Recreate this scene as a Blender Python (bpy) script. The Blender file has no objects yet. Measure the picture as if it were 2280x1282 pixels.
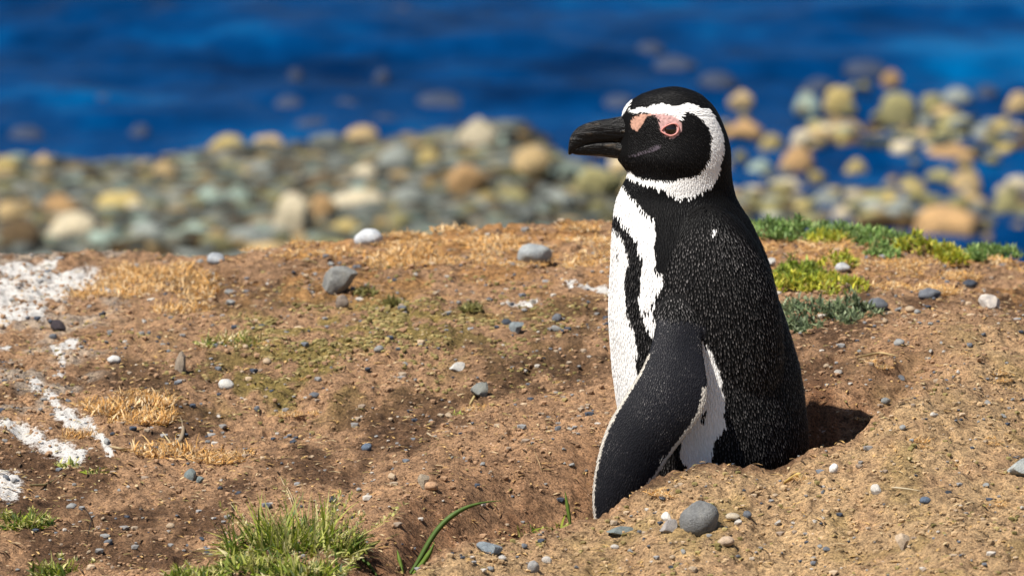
import bpy, bmesh, math, random
import numpy as np
from mathutils import Vector, Matrix
from mathutils.kdtree import KDTree
from mathutils.bvhtree import BVHTree

random.seed(7)
rng = np.random.default_rng(7)
scene = bpy.context.scene
COL = scene.collection

# ------------------------------------------------------------------ camera
PITCH = math.radians(10.0)
DIST = 8.3
LENS, SENSOR = 300.0, 36.0
CP, SP = math.cos(PITCH), math.sin(PITCH)
CAM = np.array([0.0, -DIST * CP, DIST * SP])
cam_data = bpy.data.cameras.new('camera')
cam = bpy.data.objects.new('camera', cam_data)
COL.objects.link(cam)
cam.location = CAM
cam.rotation_euler = (math.pi / 2 - PITCH, 0, 0)
cam_data.lens = LENS
cam_data.sensor_width = SENSOR
cam_data.clip_start = 0.1
cam_data.clip_end = 8000
cam_data.dof.use_dof = True
cam_data.dof.focus_distance = DIST - 0.06
cam_data.dof.aperture_fstop = 15.0
scene.camera = cam

# ------------------------------------------------------------------ light
SUN_EL = math.radians(58.0)
SUN_DIR = Vector((-0.80 * math.cos(SUN_EL), -0.60 * math.cos(SUN_EL), math.sin(SUN_EL)))
world = bpy.data.worlds.new('World')
scene.world = world
world.use_nodes = True
wn = world.node_tree
for n in list(wn.nodes):
    wn.nodes.remove(n)
sky = wn.nodes.new('ShaderNodeTexSky')
sky.sky_type = 'NISHITA'
sky.sun_disc = False
sky.sun_elevation = SUN_EL
sky.sun_rotation = math.atan2(SUN_DIR.x, SUN_DIR.y)
sky.altitude = 10
sky.air_density = 1.0
sky.dust_density = 0.3
sky.ozone_density = 2.0
bg = wn.nodes.new('ShaderNodeBackground')
bg.inputs['Strength'].default_value = 0.055
wo = wn.nodes.new('ShaderNodeOutputWorld')
wn.links.new(sky.outputs[0], bg.inputs[0])
wn.links.new(bg.outputs[0], wo.inputs[0])
sun_data = bpy.data.lights.new('sun', 'SUN')
sun_data.energy = 5.0
sun_data.angle = math.radians(0.53)
sun_data.color = (1.0, 0.955, 0.88)
sun = bpy.data.objects.new('sun', sun_data)
COL.objects.link(sun)
sun.rotation_euler = SUN_DIR.to_track_quat('Z', 'Y').to_euler()
sun.location = (-3, -3, 6)
scene.view_settings.view_transform = 'Standard'
scene.view_settings.look = 'None'
scene.view_settings.exposure = 0.68
scene.view_settings.gamma = 1.0
scene.view_settings.use_curve_mapping = False
scene.cycles.use_denoising = True
scene.cycles.max_bounces = 6

# ------------------------------------------------------------------ layout helpers
W = SENSOR / LENS


def ray(u, v):
    a = (np.asarray(u, float) - 1140) / 2280 * W
    b = (641 - np.asarray(v, float)) / 2280 * W
    return np.stack([a, CP + b * SP, -SP + b * CP], -1)


def at_y(u, v, Y):
    d = ray(u, v)
    t = (Y - CAM[1]) / d[..., 1]
    return CAM + d * t[..., None]


def at_z(u, v, Z):
    d = ray(u, v)
    t = (Z - CAM[2]) / d[..., 2]
    return CAM + d * t[..., None]


def project(P):
    P = np.asarray(P, float) - CAM
    f = P[..., 1] * CP - P[..., 2] * SP
    a = P[..., 0] / f
    b = (P[..., 1] * SP + P[..., 2] * CP) / f
    return 1140 + a / W * 2280, 641 - b / W * 2280


# ------------------------------------------------------------------ numpy noise
def _hash(ix, iy, iz, seed):
    h = (ix.astype(np.int64) * 374761393 + iy.astype(np.int64) * 668265263 + iz.astype(np.int64) * 2147483647 + seed * 974634777) & 0xFFFFFFFF
    h = ((h ^ (h >> 13)) * 1274126177) & 0xFFFFFFFF
    h = ((h ^ (h >> 16)) * 2246822519) & 0xFFFFFFFF
    return ((h ^ (h >> 15)) & 0xFFFFFF) / float(0xFFFFFF)


def vnoise(x, y, z=None, seed=0):
    x = np.asarray(x, float); y = np.asarray(y, float)
    z = np.zeros_like(x) if z is None else np.asarray(z, float)
    ix, iy, iz = np.floor(x), np.floor(y), np.floor(z)
    fx, fy, fz = x - ix, y - iy, z - iz
    fx = fx * fx * fx * (fx * (fx * 6 - 15) + 10)
    fy = fy * fy * fy * (fy * (fy * 6 - 15) + 10)
    fz = fz * fz * (3 - 2 * fz)
    r = 0
    flat = not np.any(fz)
    for dz in ((0,) if flat else (0, 1)):
        wz = 1.0 if flat else (fz if dz else 1 - fz)
        for dy in (0, 1):
            wy = fy if dy else 1 - fy
            for dx in (0, 1):
                wx = fx if dx else 1 - fx
                r = r + wx * wy * wz * _hash(ix + dx, iy + dy, iz + dz, seed)
    return r * 2 - 1


def fbm(x, y, z=None, seed=0, octaves=4, gain=0.5):
    s, a, f = 0, 1.0, 1.0
    for o in range(octaves):
        s = s + a * vnoise(np.asarray(x) * f, np.asarray(y) * f, None if z is None else np.asarray(z) * f, seed + o * 17)
        a *= gain
        f *= 2.03
    return s


def sstep(a, b, x):
    t = np.clip((np.asarray(x, float) - a) / (b - a), 0, 1)
    return t * t * (3 - 2 * t)


# ------------------------------------------------------------------ object helpers
def mesh_np(name, verts, faces, smooth=True):
    """faces: (n,3) or (n,4) int array, or list of such arrays"""
    me = bpy.data.meshes.new(name)
    verts = np.asarray(verts, np.float32)
    fl = faces if isinstance(faces, list) else [faces]
    fl = [np.asarray(f, np.int32) for f in fl if len(f)]
    me.vertices.add(len(verts))
    me.vertices.foreach_set('co', verts.ravel())
    loops = np.concatenate([f.ravel() for f in fl])
    tot = np.concatenate([np.full(len(f), f.shape[1], np.int32) for f in fl])
    start = np.concatenate([[0], np.cumsum(tot)[:-1]]).astype(np.int32)
    me.loops.add(len(loops))
    me.loops.foreach_set('vertex_index', loops)
    me.polygons.add(len(tot))
    me.polygons.foreach_set('loop_start', start)
    me.polygons.foreach_set('loop_total', tot)
    me.update(calc_edges=True)
    me.polygons.foreach_set('use_smooth', np.full(len(tot), smooth))
    me.validate()
    return me


def set_col(me, cols, name='Col'):
    a = me.color_attributes.new(name, 'FLOAT_COLOR', 'POINT')
    c = np.ones((len(me.vertices), 4), np.float32)
    c[:, :3] = cols
    a.data.foreach_set('color', c.ravel())


def set_float(me, vals, name):
    a = me.attributes.new(name, 'FLOAT', 'POINT')
    a.data.foreach_set('value', np.asarray(vals, np.float32))


def add(name, me, mat=None, parent=None, label=None, cat=None, group=None, kind=None):
    o = bpy.data.objects.new(name, me)
    COL.objects.link(o)
    if mat is not None and me is not None and not me.materials:
        me.materials.append(mat)
    if parent is not None:
        o.parent = parent
    for k, val in (('label', label), ('category', cat), ('group', group), ('kind', kind)):
        if val:
            o[k] = val
    return o


def grid_faces(nr, nc, wrap=False):
    i, j = np.meshgrid(np.arange(nr - 1), np.arange(nc if wrap else nc - 1), indexing='ij')
    j2 = (j + 1) % nc
    return np.stack([i * nc + j, i * nc + j2, (i + 1) * nc + j2, (i + 1) * nc + j], -1).reshape(-1, 4)


# ------------------------------------------------------------------ material helpers
class Mat:
    def __init__(self, name, rough=0.8, spec=0.3):
        self.m = bpy.data.materials.new(name)
        self.m.use_nodes = True
        self.nt = self.m.node_tree
        self.b = self.nt.nodes['Principled BSDF']
        self.b.inputs['Roughness'].default_value = rough
        self.b.inputs['Specular IOR Level'].default_value = spec

    def n(self, t, **kw):
        nd = self.nt.nodes.new(t)
        for k, v in kw.items():
            if hasattr(nd, k):
                setattr(nd, k, v)
            else:
                nd.inputs[k].default_value = v
        return nd

    def l(self, a, b):
        self.nt.links.new(a, b)

    def noise(self, scale, detail=4, rough=0.6, coord=None, stretch=None):
        tc = self.n('ShaderNodeTexCoord')
        out = tc.outputs[coord or 'Object']
        if stretch:
            mp = self.n('ShaderNodeMapping')
            mp.inputs['Scale'].default_value = stretch
            self.l(out, mp.inputs[0])
            out = mp.outputs[0]
        nz = self.n('ShaderNodeTexNoise')
        nz.inputs['Scale'].default_value = scale
        nz.inputs['Detail'].default_value = detail
        nz.inputs['Roughness'].default_value = rough
        self.l(out, nz.inputs['Vector'])
        return nz.outputs['Fac']

    def ramp(self, fac, stops):
        r = self.n('ShaderNodeValToRGB')
        el = r.color_ramp.elements
        while len(el) < len(stops):
            el.new(0.5)
        for e, (p, c) in zip(el, stops):
            e.position = p
            e.color = (*c, 1) if len(c) == 3 else c
        self.l(fac, r.inputs[0])
        return r.outputs[0]

    def mix(self, a, b, fac, mode='MIX'):
        m = self.n('ShaderNodeMix')
        m.data_type = 'RGBA'
        m.blend_type = mode
        for sock, val in ((m.inputs['Factor'], fac), (m.inputs['A'], a), (m.inputs['B'], b)):
            if isinstance(val, (int, float)):
                sock.default_value = val
            elif isinstance(val, tuple):
                sock.default_value = (*val, 1)
            else:
                self.l(val, sock)
        return m.outputs['Result']

    def math(self, op, a, b=0.5, clamp=False):
        m = self.n('ShaderNodeMath')
        m.operation = op
        m.use_clamp = clamp
        for sock, val in ((m.inputs[0], a), (m.inputs[1], b)):
            if isinstance(val, (int, float)):
                sock.default_value = val
            else:
                self.l(val, sock)
        return m.outputs[0]

    def bump(self, h, strength, dist, prev=None):
        b = self.n('ShaderNodeBump')
        b.inputs['Strength'].default_value = strength
        b.inputs['Distance'].default_value = dist
        self.l(h, b.inputs['Height'])
        if prev is not None:
            self.l(prev, b.inputs['Normal'])
        return b.outputs[0]

    def attr(self, name, out='Color'):
        a = self.n('ShaderNodeAttribute')
        a.attribute_name = name
        return a.outputs[out]

    def col(self, c):
        if isinstance(c, tuple):
            self.b.inputs['Base Color'].default_value = (*c, 1)
        else:
            self.l(c, self.b.inputs['Base Color'])

    def nor(self, n):
        self.l(n, self.b.inputs['Normal'])


# ---- soil
M_soil = Mat('soil', 0.95, 0.15)
base = M_soil.attr('Col')
n1 = M_soil.noise(90, 6, 0.7)
n2 = M_soil.noise(420, 4, 0.7)
n3 = M_soil.noise(14, 4, 0.6)
c = M_soil.mix(base, M_soil.ramp(n1, [(0.33, (0.30, 0.27, 0.25)), (0.47, (1, 1, 1)), (0.68, (1.5, 1.45, 1.36))]), 1.0, 'MULTIPLY')
c = M_soil.mix(c, M_soil.ramp(n2, [(0.36, (0.30, 0.28, 0.26)), (0.48, (1, 1, 1)), (0.64, (1.6, 1.55, 1.48))]), 0.9, 'MULTIPLY')
c = M_soil.mix(c, M_soil.ramp(n3, [(0.35, (0.84, 0.82, 0.80)), (0.65, (1.12, 1.10, 1.06))]), 1.0, 'MULTIPLY')
g = M_soil.attr('guano', 'Fac')
gn = M_soil.math('ADD', M_soil.math('MULTIPLY', M_soil.math('SUBTRACT', n1, 0.5), 2.2), M_soil.math('MULTIPLY', M_soil.math('SUBTRACT', n2, 0.5), 1.8))
gm = M_soil.math('MULTIPLY', M_soil.math('SUBTRACT', M_soil.math('ADD', g, gn), 0.40), 2.6, True)
M_soil.col(M_soil.mix(c, (0.68, 0.645, 0.60), gm))
nb = M_soil.bump(n1, 0.8, 0.008)
nb = M_soil.bump(n2, 1.0, 0.003, nb)
M_soil.nor(nb)

# ---- crumbs / generic vertex colour, dry
M_crumb = Mat('soil_crumb', 0.95, 0.1)
M_crumb.col(M_crumb.attr('Col'))

# ---- beach gravel base
M_beach = Mat('beach_gravel', 0.8, 0.3)
bn = M_beach.noise(9, 6, 0.7)
M_beach.col(M_beach.ramp(bn, [(0.3, (0.03, 0.035, 0.03)), (0.55, (0.09, 0.09, 0.07)), (0.75, (0.2, 0.17, 0.1))]))
M_beach.nor(M_beach.bump(bn, 1.0, 0.05))

# ---- stones: colour comes from the object
M_stone = Mat('stone', 0.75, 0.3)
oi = M_stone.n('ShaderNodeObjectInfo')
sn = M_stone.noise(1.6, 5, 0.7)
sn2 = M_stone.noise(9, 4, 0.7)
sc = M_stone.mix(oi.outputs['Color'], M_stone.ramp(sn, [(0.3, (0.68, 0.68, 0.70)), (0.5, (1, 1, 1)), (0.72, (1.22, 1.18, 1.1))]), 1.0, 'MULTIPLY')
sc = M_stone.mix(sc, M_stone.ramp(sn2, [(0.33, (0.66, 0.66, 0.66)), (0.5, (1, 1, 1)), (0.7, (1.25, 1.25, 1.25))]), 0.8, 'MULTIPLY')
M_stone.col(sc)
M_stone.nor(M_stone.bump(sn2, 0.5, 0.05))

# ---- foliage / straw with vertex colour
def leaf_mat(name, trans, rough=0.55):
    m = Mat(name, rough, 0.35)
    c = m.attr('Col')
    m.col(c)
    tr = m.n('ShaderNodeBsdfTranslucent')
    m.l(c, tr.inputs[0])
    mx = m.n('ShaderNodeMixShader')
    mx.inputs[0].default_value = trans
    m.l(m.b.outputs[0], mx.inputs[1])
    m.l(tr.outputs[0], mx.inputs[2])
    m.l(mx.outputs[0], m.nt.nodes['Material Output'].inputs[0])
    return m
M_grass = leaf_mat('grass_blade', 0.35)
M_straw = leaf_mat('straw', 0.25, 0.7)

# ---- sea water
M_sea = Mat('sea_water', 0.25, 0.02)
M_sea.b.inputs['IOR'].default_value = 1.10
wn1 = M_sea.noise(1.0, 4, 0.6, stretch=(3.0, 2.6, 1))
wn2 = M_sea.noise(0.45, 3, 0.5, stretch=(1.0, 1.2, 1))
wn3 = M_sea.noise(2.4, 4, 0.65, stretch=(1.5, 0.9, 1))
wn4 = M_sea.math('ADD', M_sea.math('MULTIPLY', wn2, 0.55), M_sea.math('MULTIPLY', wn3, 0.45))
M_sea.col(M_sea.ramp(wn4, [(0.36, (0.0, 0.011, 0.046)), (0.5, (0.0, 0.029, 0.106)), (0.64, (0.0, 0.074, 0.205))]))  # sky reflections of the wave facets painted as lighter and darker blues
M_sea.nor(M_sea.bump(wn1, 0.5, 0.12))

# ---- penguin
M_body = Mat('penguin_skin', 0.7, 0.1)
M_body.col(M_body.attr('Col'))
M_body.nor(M_body.bump(M_body.noise(700, 3, 0.6), 0.4, 0.001))
M_feather = Mat('penguin_feather', 0.5, 0.11)
M_feather.col(M_feather.attr('Col'))
M_bill = Mat('bill_horn', 0.25, 0.2)
bl = M_bill.noise(60, 6, 0.65, stretch=(0.5, 3.0, 3.5))
bl2 = M_bill.noise(300, 4, 0.6)
M_bill.col(M_bill.mix(M_bill.ramp(bl, [(0.50, (0.0022, 0.0019, 0.0019)), (0.60, (0.006, 0.005, 0.004)), (0.70, (0.10, 0.074, 0.05))]), (0.012, 0.010, 0.008), M_bill.math('MULTIPLY', bl2, 0.25)))
M_bill.nor(M_bill.bump(bl2, 0.35, 0.0015, M_bill.bump(bl, 0.55, 0.006)))
M_eye = Mat('eye_dark', 0.03, 0.6)
M_eye.col((0.010, 0.005, 0.003))
M_lid = Mat('eyelid_skin', 0.5, 0.35)
M_lid.col(M_lid.ramp(M_lid.noise(300, 3), [(0.3, (0.42, 0.14, 0.12)), (0.7, (0.66, 0.30, 0.26))]))

# ------------------------------------------------------------------ terrain height
LIP_U = np.array([700, 880, 960, 1030, 1120, 1220, 1320, 1400, 1450, 1500, 1560, 1640, 1690, 1745, 1780, 1830, 1880, 1930, 1990, 2060, 2400])
LIP_V = np.array([1400, 1300, 1238, 1214, 1202, 1182, 1155, 1112, 1068, 1044, 1032, 1034, 1046, 1043, 1017, 997, 986, 946, 896, 850, 760])
LIP_Y = np.array([-0.75, -0.55, -0.45, -0.40, -0.345, -0.29, -0.24, -0.20, -0.175, -0.155, -0.14, -0.13, -0.128, -0.12, -0.11, -0.09, -0.065, -0.03, 0.03, 0.12, 0.40])
LIP = np.array([at_y(u, v, y) for u, v, y in zip(LIP_U, LIP_V, LIP_Y)])
RID_U = np.array([-400, 0, 300, 600, 760, 900, 1340, 1700, 1850, 2000, 2150, 2280, 2700])
RID_V = np.array([575, 568, 560, 550, 540, 514, 503, 500, 508, 526, 545, 555, 565])
RID = at_y(RID_U, RID_V, np.full(len(RID_U), 1.45))


def terrain(x, y):
    x = np.asarray(x, float); y = np.asarray(y, float)
    zn = np.interp(x, [-2, -.5, -.25, 0, .2, .3, .38, .5, 2], [-.19, -.182, -.178, -.172, -.155, -.138, -.124, -.115, -.11])
    zr = np.interp(x, RID[:, 0], RID[:, 2])
    zb = zn + (zr - zn) * sstep(0.25, 1.45, y)
    # gentle swell and hollows of the trodden soil
    zb = zb + 0.010 * vnoise(x * 5, y * 2.2, seed=3) + 0.005 * vnoise(x * 13, y * 6, seed=5)
    zb = zb - 0.020 * np.exp(-((x + 0.22) / 0.14) ** 2 - ((y - 0.28) / 0.12) ** 2)
    zb = zb - 0.018 * np.exp(-((x + 0.44) / 0.10) ** 2 - ((y + 0.42) / 0.12) ** 2)
    zb = zb + 0.014 * np.exp(-((x + 0.05) / 0.30) ** 2 - ((y - 0.62) / 0.13) ** 2)
    zb = zb + 0.012 * np.exp(-((x - 0.42) / 0.14) ** 2 - ((y - 0.42) / 0.14) ** 2)
    ylip = np.interp(x, LIP[:, 0], LIP[:, 1])
    zlip = np.interp(x, LIP[:, 0], LIP[:, 2])
    zf = zlip - 0.030 * sstep(0, 0.5, ylip - y) + 0.006 * vnoise(x * 9, y * 4, seed=9) * sstep(0.0, 0.1, ylip - y)
    d = y - ylip
    T = np.interp(x, [-.26, -.15, -.02, .06, .12, .2, .29, .345, .40, .45], [0, .060, .090, .105, .13, .135, .115, .050, .02, 0])
    w1 = np.interp(x, [-.1, .1, .24, .30, .36], [.03, .05, .10, .17, .10])
    w2 = np.interp(x, [-.1, .1, .24, .30, .36], [.34, .36, .34, .25, .24])
    back = zb - T * (1 - sstep(0, 1, (d - w1) / (w2 - w1)))
    blend = np.interp(x, [-.32, -.2, .40, .48], [0.35, 0.035, 0.035, 0.30])
    k = sstep(0, 1, d / blend)
    z = np.where(d < 0, zf, zlip + (back - zlip) * k)
    # left of the mound the ground is simply continuous
    mnd = sstep(-0.34, -0.14, x)
    z = zb * (1 - mnd) + z * mnd
    # fine crumbly relief
    r1 = fbm(x * 45, y * 30, seed=21, octaves=3)
    r2 = vnoise(x * 170, y * 110, seed=31)
    wall = sstep(0.0, 0.02, d) * (1 - sstep(0.22, 0.40, d)) * mnd
    z = z + (0.0028 + 0.0020 * wall) * r1 + (0.0019 - 0.0009 * wall) * r2 + (0.0013 - 0.0008 * wall) * vnoise(x * 330, y * 200, seed=33)
    z = z + 0.004 * np.clip(vnoise(x * 28, y * 14, seed=41) - 0.25, 0, 1)
    z = z - (0.010 * np.clip(vnoise(x * 52, y * 26, seed=43) - 0.42, 0, 1) + 0.012 * np.clip(vnoise(x * 110, y * 50, seed=44) - 0.5, 0, 1)) * (1 - wall)
    # bluff edge, then the drop to the shore
    e = np.maximum(0, y - 1.45 - 0.04 * vnoise(x * 7, y * 0 + 1, seed=51))
    z = np.where(e > 0, np.maximum(z - 1.2 * e ** 1.25, -3.6 - 0.05 * e), z)
    return z


def hit(u, v):
    """point of the ground seen along a direction of view"""
    d = ray(u, v)
    ys = np.linspace(-1.2, 1.9, 260)
    t = (ys - CAM[1]) / d[1]
    P = CAM + d * t[:, None]
    below = P[:, 2] < terrain(P[:, 0], P[:, 1])
    i = int(np.argmax(below)) if below.any() else len(ys) - 1
    ys = np.linspace(ys[max(i - 1, 0)], ys[i], 14)
    P = CAM + d * ((ys - CAM[1]) / d[1])[:, None]
    zt = terrain(P[:, 0], P[:, 1])
    below = P[:, 2] < zt
    i = int(np.argmax(below)) if below.any() else len(ys) - 1
    p = P[i].copy()
    p[2] = zt[i]
    return p


def PX(p):
    """metres covered by one photograph pixel at a point"""
    return float((p[1] - CAM[1]) * CP - (p[2] - CAM[2]) * SP) * W / 2280


# ------------------------------------------------------------------ ground sheet
def axis(lo, a, b, hi, fine, ratio=1.25):
    mid = list(np.arange(a, b + fine * .5, fine))
    s, p, out = fine, b, []
    while p < hi:
        s *= ratio
        p += s
        out.append(min(p, hi))
    s, p, left = fine, a, []
    while p > lo:
        s *= ratio
        p -= s
        left.append(max(p, lo))
    return np.array(left[::-1] + mid + out)


gx = axis(-60, -0.60, 0.64, 60, 0.0026)
gy = np.concatenate([axis(-60, -0.75, 0.45, 0.45, 0.0045), axis(0.46, 0.46, 1.75, 7.5, 0.008)])
X, Y = np.meshgrid(gx, gy, indexing='xy')
Z = terrain(X.ravel(), Y.ravel()).reshape(X.shape)
gv = np.stack([X, Y, Z], -1).reshape(-1, 3)
x, y = gv[:, 0], gv[:, 1]


def polydist(pts, x, y, yscale=0.175):
    P = np.array([hit(u, v)[:2] for u, v in pts])
    best = np.full(len(x), 1e9)
    if len(P) == 1:
        return np.hypot(x - P[0, 0], (y - P[0, 1]) * yscale)
    for a, b in zip(P[:-1], P[1:]):
        ax, ay, bx, by = a[0], a[1] * yscale, b[0], b[1] * yscale
        dx, dy = bx - ax, by - ay
        t = np.clip(((x - ax) * dx + (y * yscale - ay) * dy) / (dx * dx + dy * dy + 1e-12), 0, 1)
        best = np.minimum(best, np.hypot(x - ax - t * dx, y * yscale - ay - t * dy))
    return best


near = (np.abs(x) < 0.75) & (y > -1) & (y < 1.9)
xn, yn = x[near], y[near]
guano = np.zeros(len(x))
gm_ = np.zeros(len(xn))
wob = 0.5 * vnoise(xn * 60, yn * 12, seed=61)
for pts, wd in (
        ([(-40, 720), (20, 695), (80, 690)], 26), ([(-30, 650), (60, 625), (150, 630), (270, 630)], 22), ([(-10, 600), (110, 592)], 14), ([(100, 610), (200, 622)], 18),
        ([(20, 665), (130, 655)], 30), ([(75, 848), (108, 878), (135, 915), (160, 935), (200, 945)], 10), ([(200, 945), (228, 975), (245, 1015)], 7),
        ([(-20, 938), (50, 965), (100, 985), (180, 1012)], 13), ([(-20, 1075), (30, 1085)], 20), ([(155, 765), (150, 768)], 16), ([(115, 770), (140, 810), (135, 832)], 6),
        ([(-20, 770), (20, 775)], 7), ([(1258, 628), (1300, 640), (1370, 655)], 7), ([(1130, 672), (1195, 672)], 5)):
    dd = polydist(pts, xn, yn) / (wd * 0.8 / 2280.0)
    gm_ = np.maximum(gm_, 1.0 * (1 - sstep(0.3, 2.4, dd + wob)))
guano[near] = gm_

# soil colour: red-brown slope, paler olive crust on the mound, moss and straw tints
C_brown = np.array([0.305, 0.186, 0.108]); C_dark = np.array([0.105, 0.060, 0.034])
C_crust = np.array([0.385, 0.264, 0.148]); C_olive = np.array([0.215, 0.165, 0.055]); C_straw = np.array([0.40, 0.215, 0.085])
def mixc(a, b, f):
    return a * (1 - f[:, None]) + b * f[:, None]
nA = fbm(x * 9, y * 4, seed=71, octaves=4)
nB = fbm(x * 30, y * 16, seed=81, octaves=3)
col = mixc(np.tile(C_brown, (len(x), 1)), C_dark, sstep(-0.25, 0.85, nA + 0.7 * nB + 0.35 * sstep(-0.05, -0.35, x) * sstep(0.7, 0.2, y)))
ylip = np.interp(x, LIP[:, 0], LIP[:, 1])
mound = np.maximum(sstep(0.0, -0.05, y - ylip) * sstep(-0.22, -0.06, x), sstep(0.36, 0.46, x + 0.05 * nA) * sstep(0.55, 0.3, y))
trench_mask = sstep(0.0, 0.03, y - ylip) * sstep(0.42, 0.15, y - ylip) * sstep(-0.25, -0.1, x) * sstep(0.44, 0.36, x)
col = mixc(col, np.array([0.175, 0.088, 0.046]), trench_mask * np.clip(0.7 + 0.4 * nB, 0, 1))  # soil along the trench tinted redder and darker
col = mixc(col, C_crust, mound * np.clip(0.78 + 0.35 * nB, 0, 1))
col = mixc(col, C_olive, mound * sstep(0.25, 0.75, fbm(x * 16, y * 9, seed=83, octaves=3)) * 0.4)
moss = np.exp(-((x + 0.16) / 0.15) ** 2 - ((y - 0.74) / 0.22) ** 2) + 0.8 * np.exp(-((x + 0.24) / 0.07) ** 2 - ((y - 0.45) / 0.12) ** 2)
col = mixc(col, C_olive, np.clip(moss * 1.2 * sstep(-0.35, 0.25, nB + 0.4 * nA), 0, 0.9))
ridge = sstep(0.75, 1.25, y) * sstep(2.2, 1.7, y) * sstep(-0.36, -0.2, x)
col = mixc(col, C_straw, np.clip(ridge * sstep(-0.4, 0.4, nB), 0, 0.75))
lg = sstep(-0.40, -0.48, x) * sstep(0.15, 0.5, y)
col = mixc(col, np.array([0.42, 0.36, 0.30]), np.clip(lg * sstep(-0.2, 0.5, nB), 0, 0.6))
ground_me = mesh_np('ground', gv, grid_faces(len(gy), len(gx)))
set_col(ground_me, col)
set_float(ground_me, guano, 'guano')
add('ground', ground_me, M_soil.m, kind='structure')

# ------------------------------------------------------------------ shore and sea
SEA_Z = -3.05
def shore_y(x):
    us = np.array([-600, 0, 300, 700, 1000, 1150, 1300, 1500, 1800, 2280, 3000])
    vs = np.array([372, 375, 372, 345, 318, 305, 400, 520, 600, 640, 680])
    P = at_z(us, vs, SEA_Z)
    return np.interp(x, P[:, 0], P[:, 1])


def shore(x, y):
    d = shore_y(x) - y
    return SEA_Z + np.where(d > 0, 0.075 * d, 0.10 * d) + 0.02 * vnoise(np.asarray(x) * 3, np.asarray(y) * 3, seed=91)


bx = axis(-60, -3.2, 3.4, 60, 0.08, 1.2)
by = axis(4.0, 16, 23, 40, 0.08, 1.2)
BX, BY = np.meshgrid(bx, by, indexing='xy')
BZ = shore(BX, BY) + 0.02 * vnoise(BX * 9, BY * 9, seed=93)
add('beach', mesh_np('beach', np.stack([BX, BY, BZ], -1).reshape(-1, 3), grid_faces(len(by), len(bx))), M_beach.m, kind='structure')

sx = axis(-3000, -3.5, 3.6, 3000, 0.045, 1.3)
sy = axis(12, 17.5, 25.5, 6000, 0.035, 1.3)
SX, SY = np.meshgrid(sx, sy, indexing='xy')
amp = np.exp(-np.maximum(0, np.hypot(SX, SY - 21) - 6) / 20)
warp = 0.5 * vnoise(SX * 0.5, SY * 0.5, seed=5)
SZ = SEA_Z + amp * (0.030 * vnoise(SX * 0.8, SY * 1.0 + warp, seed=101) + 0.024 * vnoise(SX * 2.2 + SY * .4, SY * 2.4, seed=103) + 0.012 * vnoise(SX * 5.0, SY * 4.5, seed=105)) * sstep(-0.6, 1.5, SY - shore_y(SX))
add('sea', mesh_np('sea', np.stack([SX, SY, SZ], -1).reshape(-1, 3), grid_faces(len(sy), len(sx))), M_sea.m, kind='structure')

# ------------------------------------------------------------------ stones
def stone_mesh(name, seed, facets=0, sub=3, rough=0.18, flat=0.75):
    r = np.random.default_rng(seed)
    bm = bmesh.new()
    bmesh.ops.create_icosphere(bm, subdivisions=sub, radius=1.0)
    V = np.array([v.co[:] for v in bm.verts])
    F = np.array([[v.index for v in f.verts] for f in bm.faces])
    bm.free()
    V = V * (1 + rough * vnoise(V[:, 0] * 1.3 + seed, V[:, 1] * 1.3, V[:, 2] * 1.3, seed)[:, None])
    for k in range(facets):
        n = r.normal(size=3); n /= np.linalg.norm(n)
        h = r.uniform(0.34, 0.72) if facets > 6 else r.uniform(0.48, 0.85)
        dd = V @ n - h
        V = np.where(dd[:, None] > 0, V - n * (dd * 0.94)[:, None], V)
    V = V * (1 + 0.03 * vnoise(V[:, 0] * 5, V[:, 1] * 5, V[:, 2] * 5, seed + 9)[:, None])
    V = V - (V.max(0) + V.min(0)) / 2
    V = V / (V.max(0) - V.min(0)) * 2
    me = mesh_np(name, V, F)
    if facets > 6:
        me.set_sharp_from_angle(angle=math.radians(24))
    me.materials.append(M_stone.m)
    return me


ROUND = [stone_mesh('round_stone', s, 0, 3, 0.22) for s in range(6)]
COB = [stone_mesh('cobble', s + 60, 5, 3, 0.30) for s in range(8)]
ROCK = [stone_mesh('angular_stone', s + 20, 13, 3, 0.2) for s in range(7)]
PEB = [stone_mesh('pebble', s + 40, 4 if s % 2 else 8, 2, 0.22) for s in range(8)]


def stone(name, me, p, size, color, label, cat, group=None, sink=0.3, rz=None, tilt=0.2):
    o = bpy.data.objects.new(name, me)
    COL.objects.link(o)
    sx_, sy_, sz_ = size
    o.scale = (sx_ / 2, sy_ / 2, sz_ / 2)
    o.location = (p[0], p[1], p[2] + sz_ / 2 - sz_ * sink)
    o.rotation_euler = (random.uniform(-tilt, tilt), random.uniform(-tilt, tilt), random.uniform(-3, 3) if rz is None else rz)
    j = 0.9 + 0.2 * random.random()
    o.color = (color[0] * j, color[1] * j, color[2] * j, 1)
    o['label'] = label
    o['category'] = cat
    if group:
        o['group'] = group
    return o


GREY = (0.24, 0.25, 0.245); BLUE = (0.14, 0.150, 0.168); PALE = (0.56, 0.54, 0.50); TANC = (0.44, 0.33, 0.22); SLATE = (0.055, 0.065, 0.085); TEAL = (0.20, 0.235, 0.23); OCHRE = (0.45, 0.26, 0.09); WHITE = (0.74, 0.71, 0.66)
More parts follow.
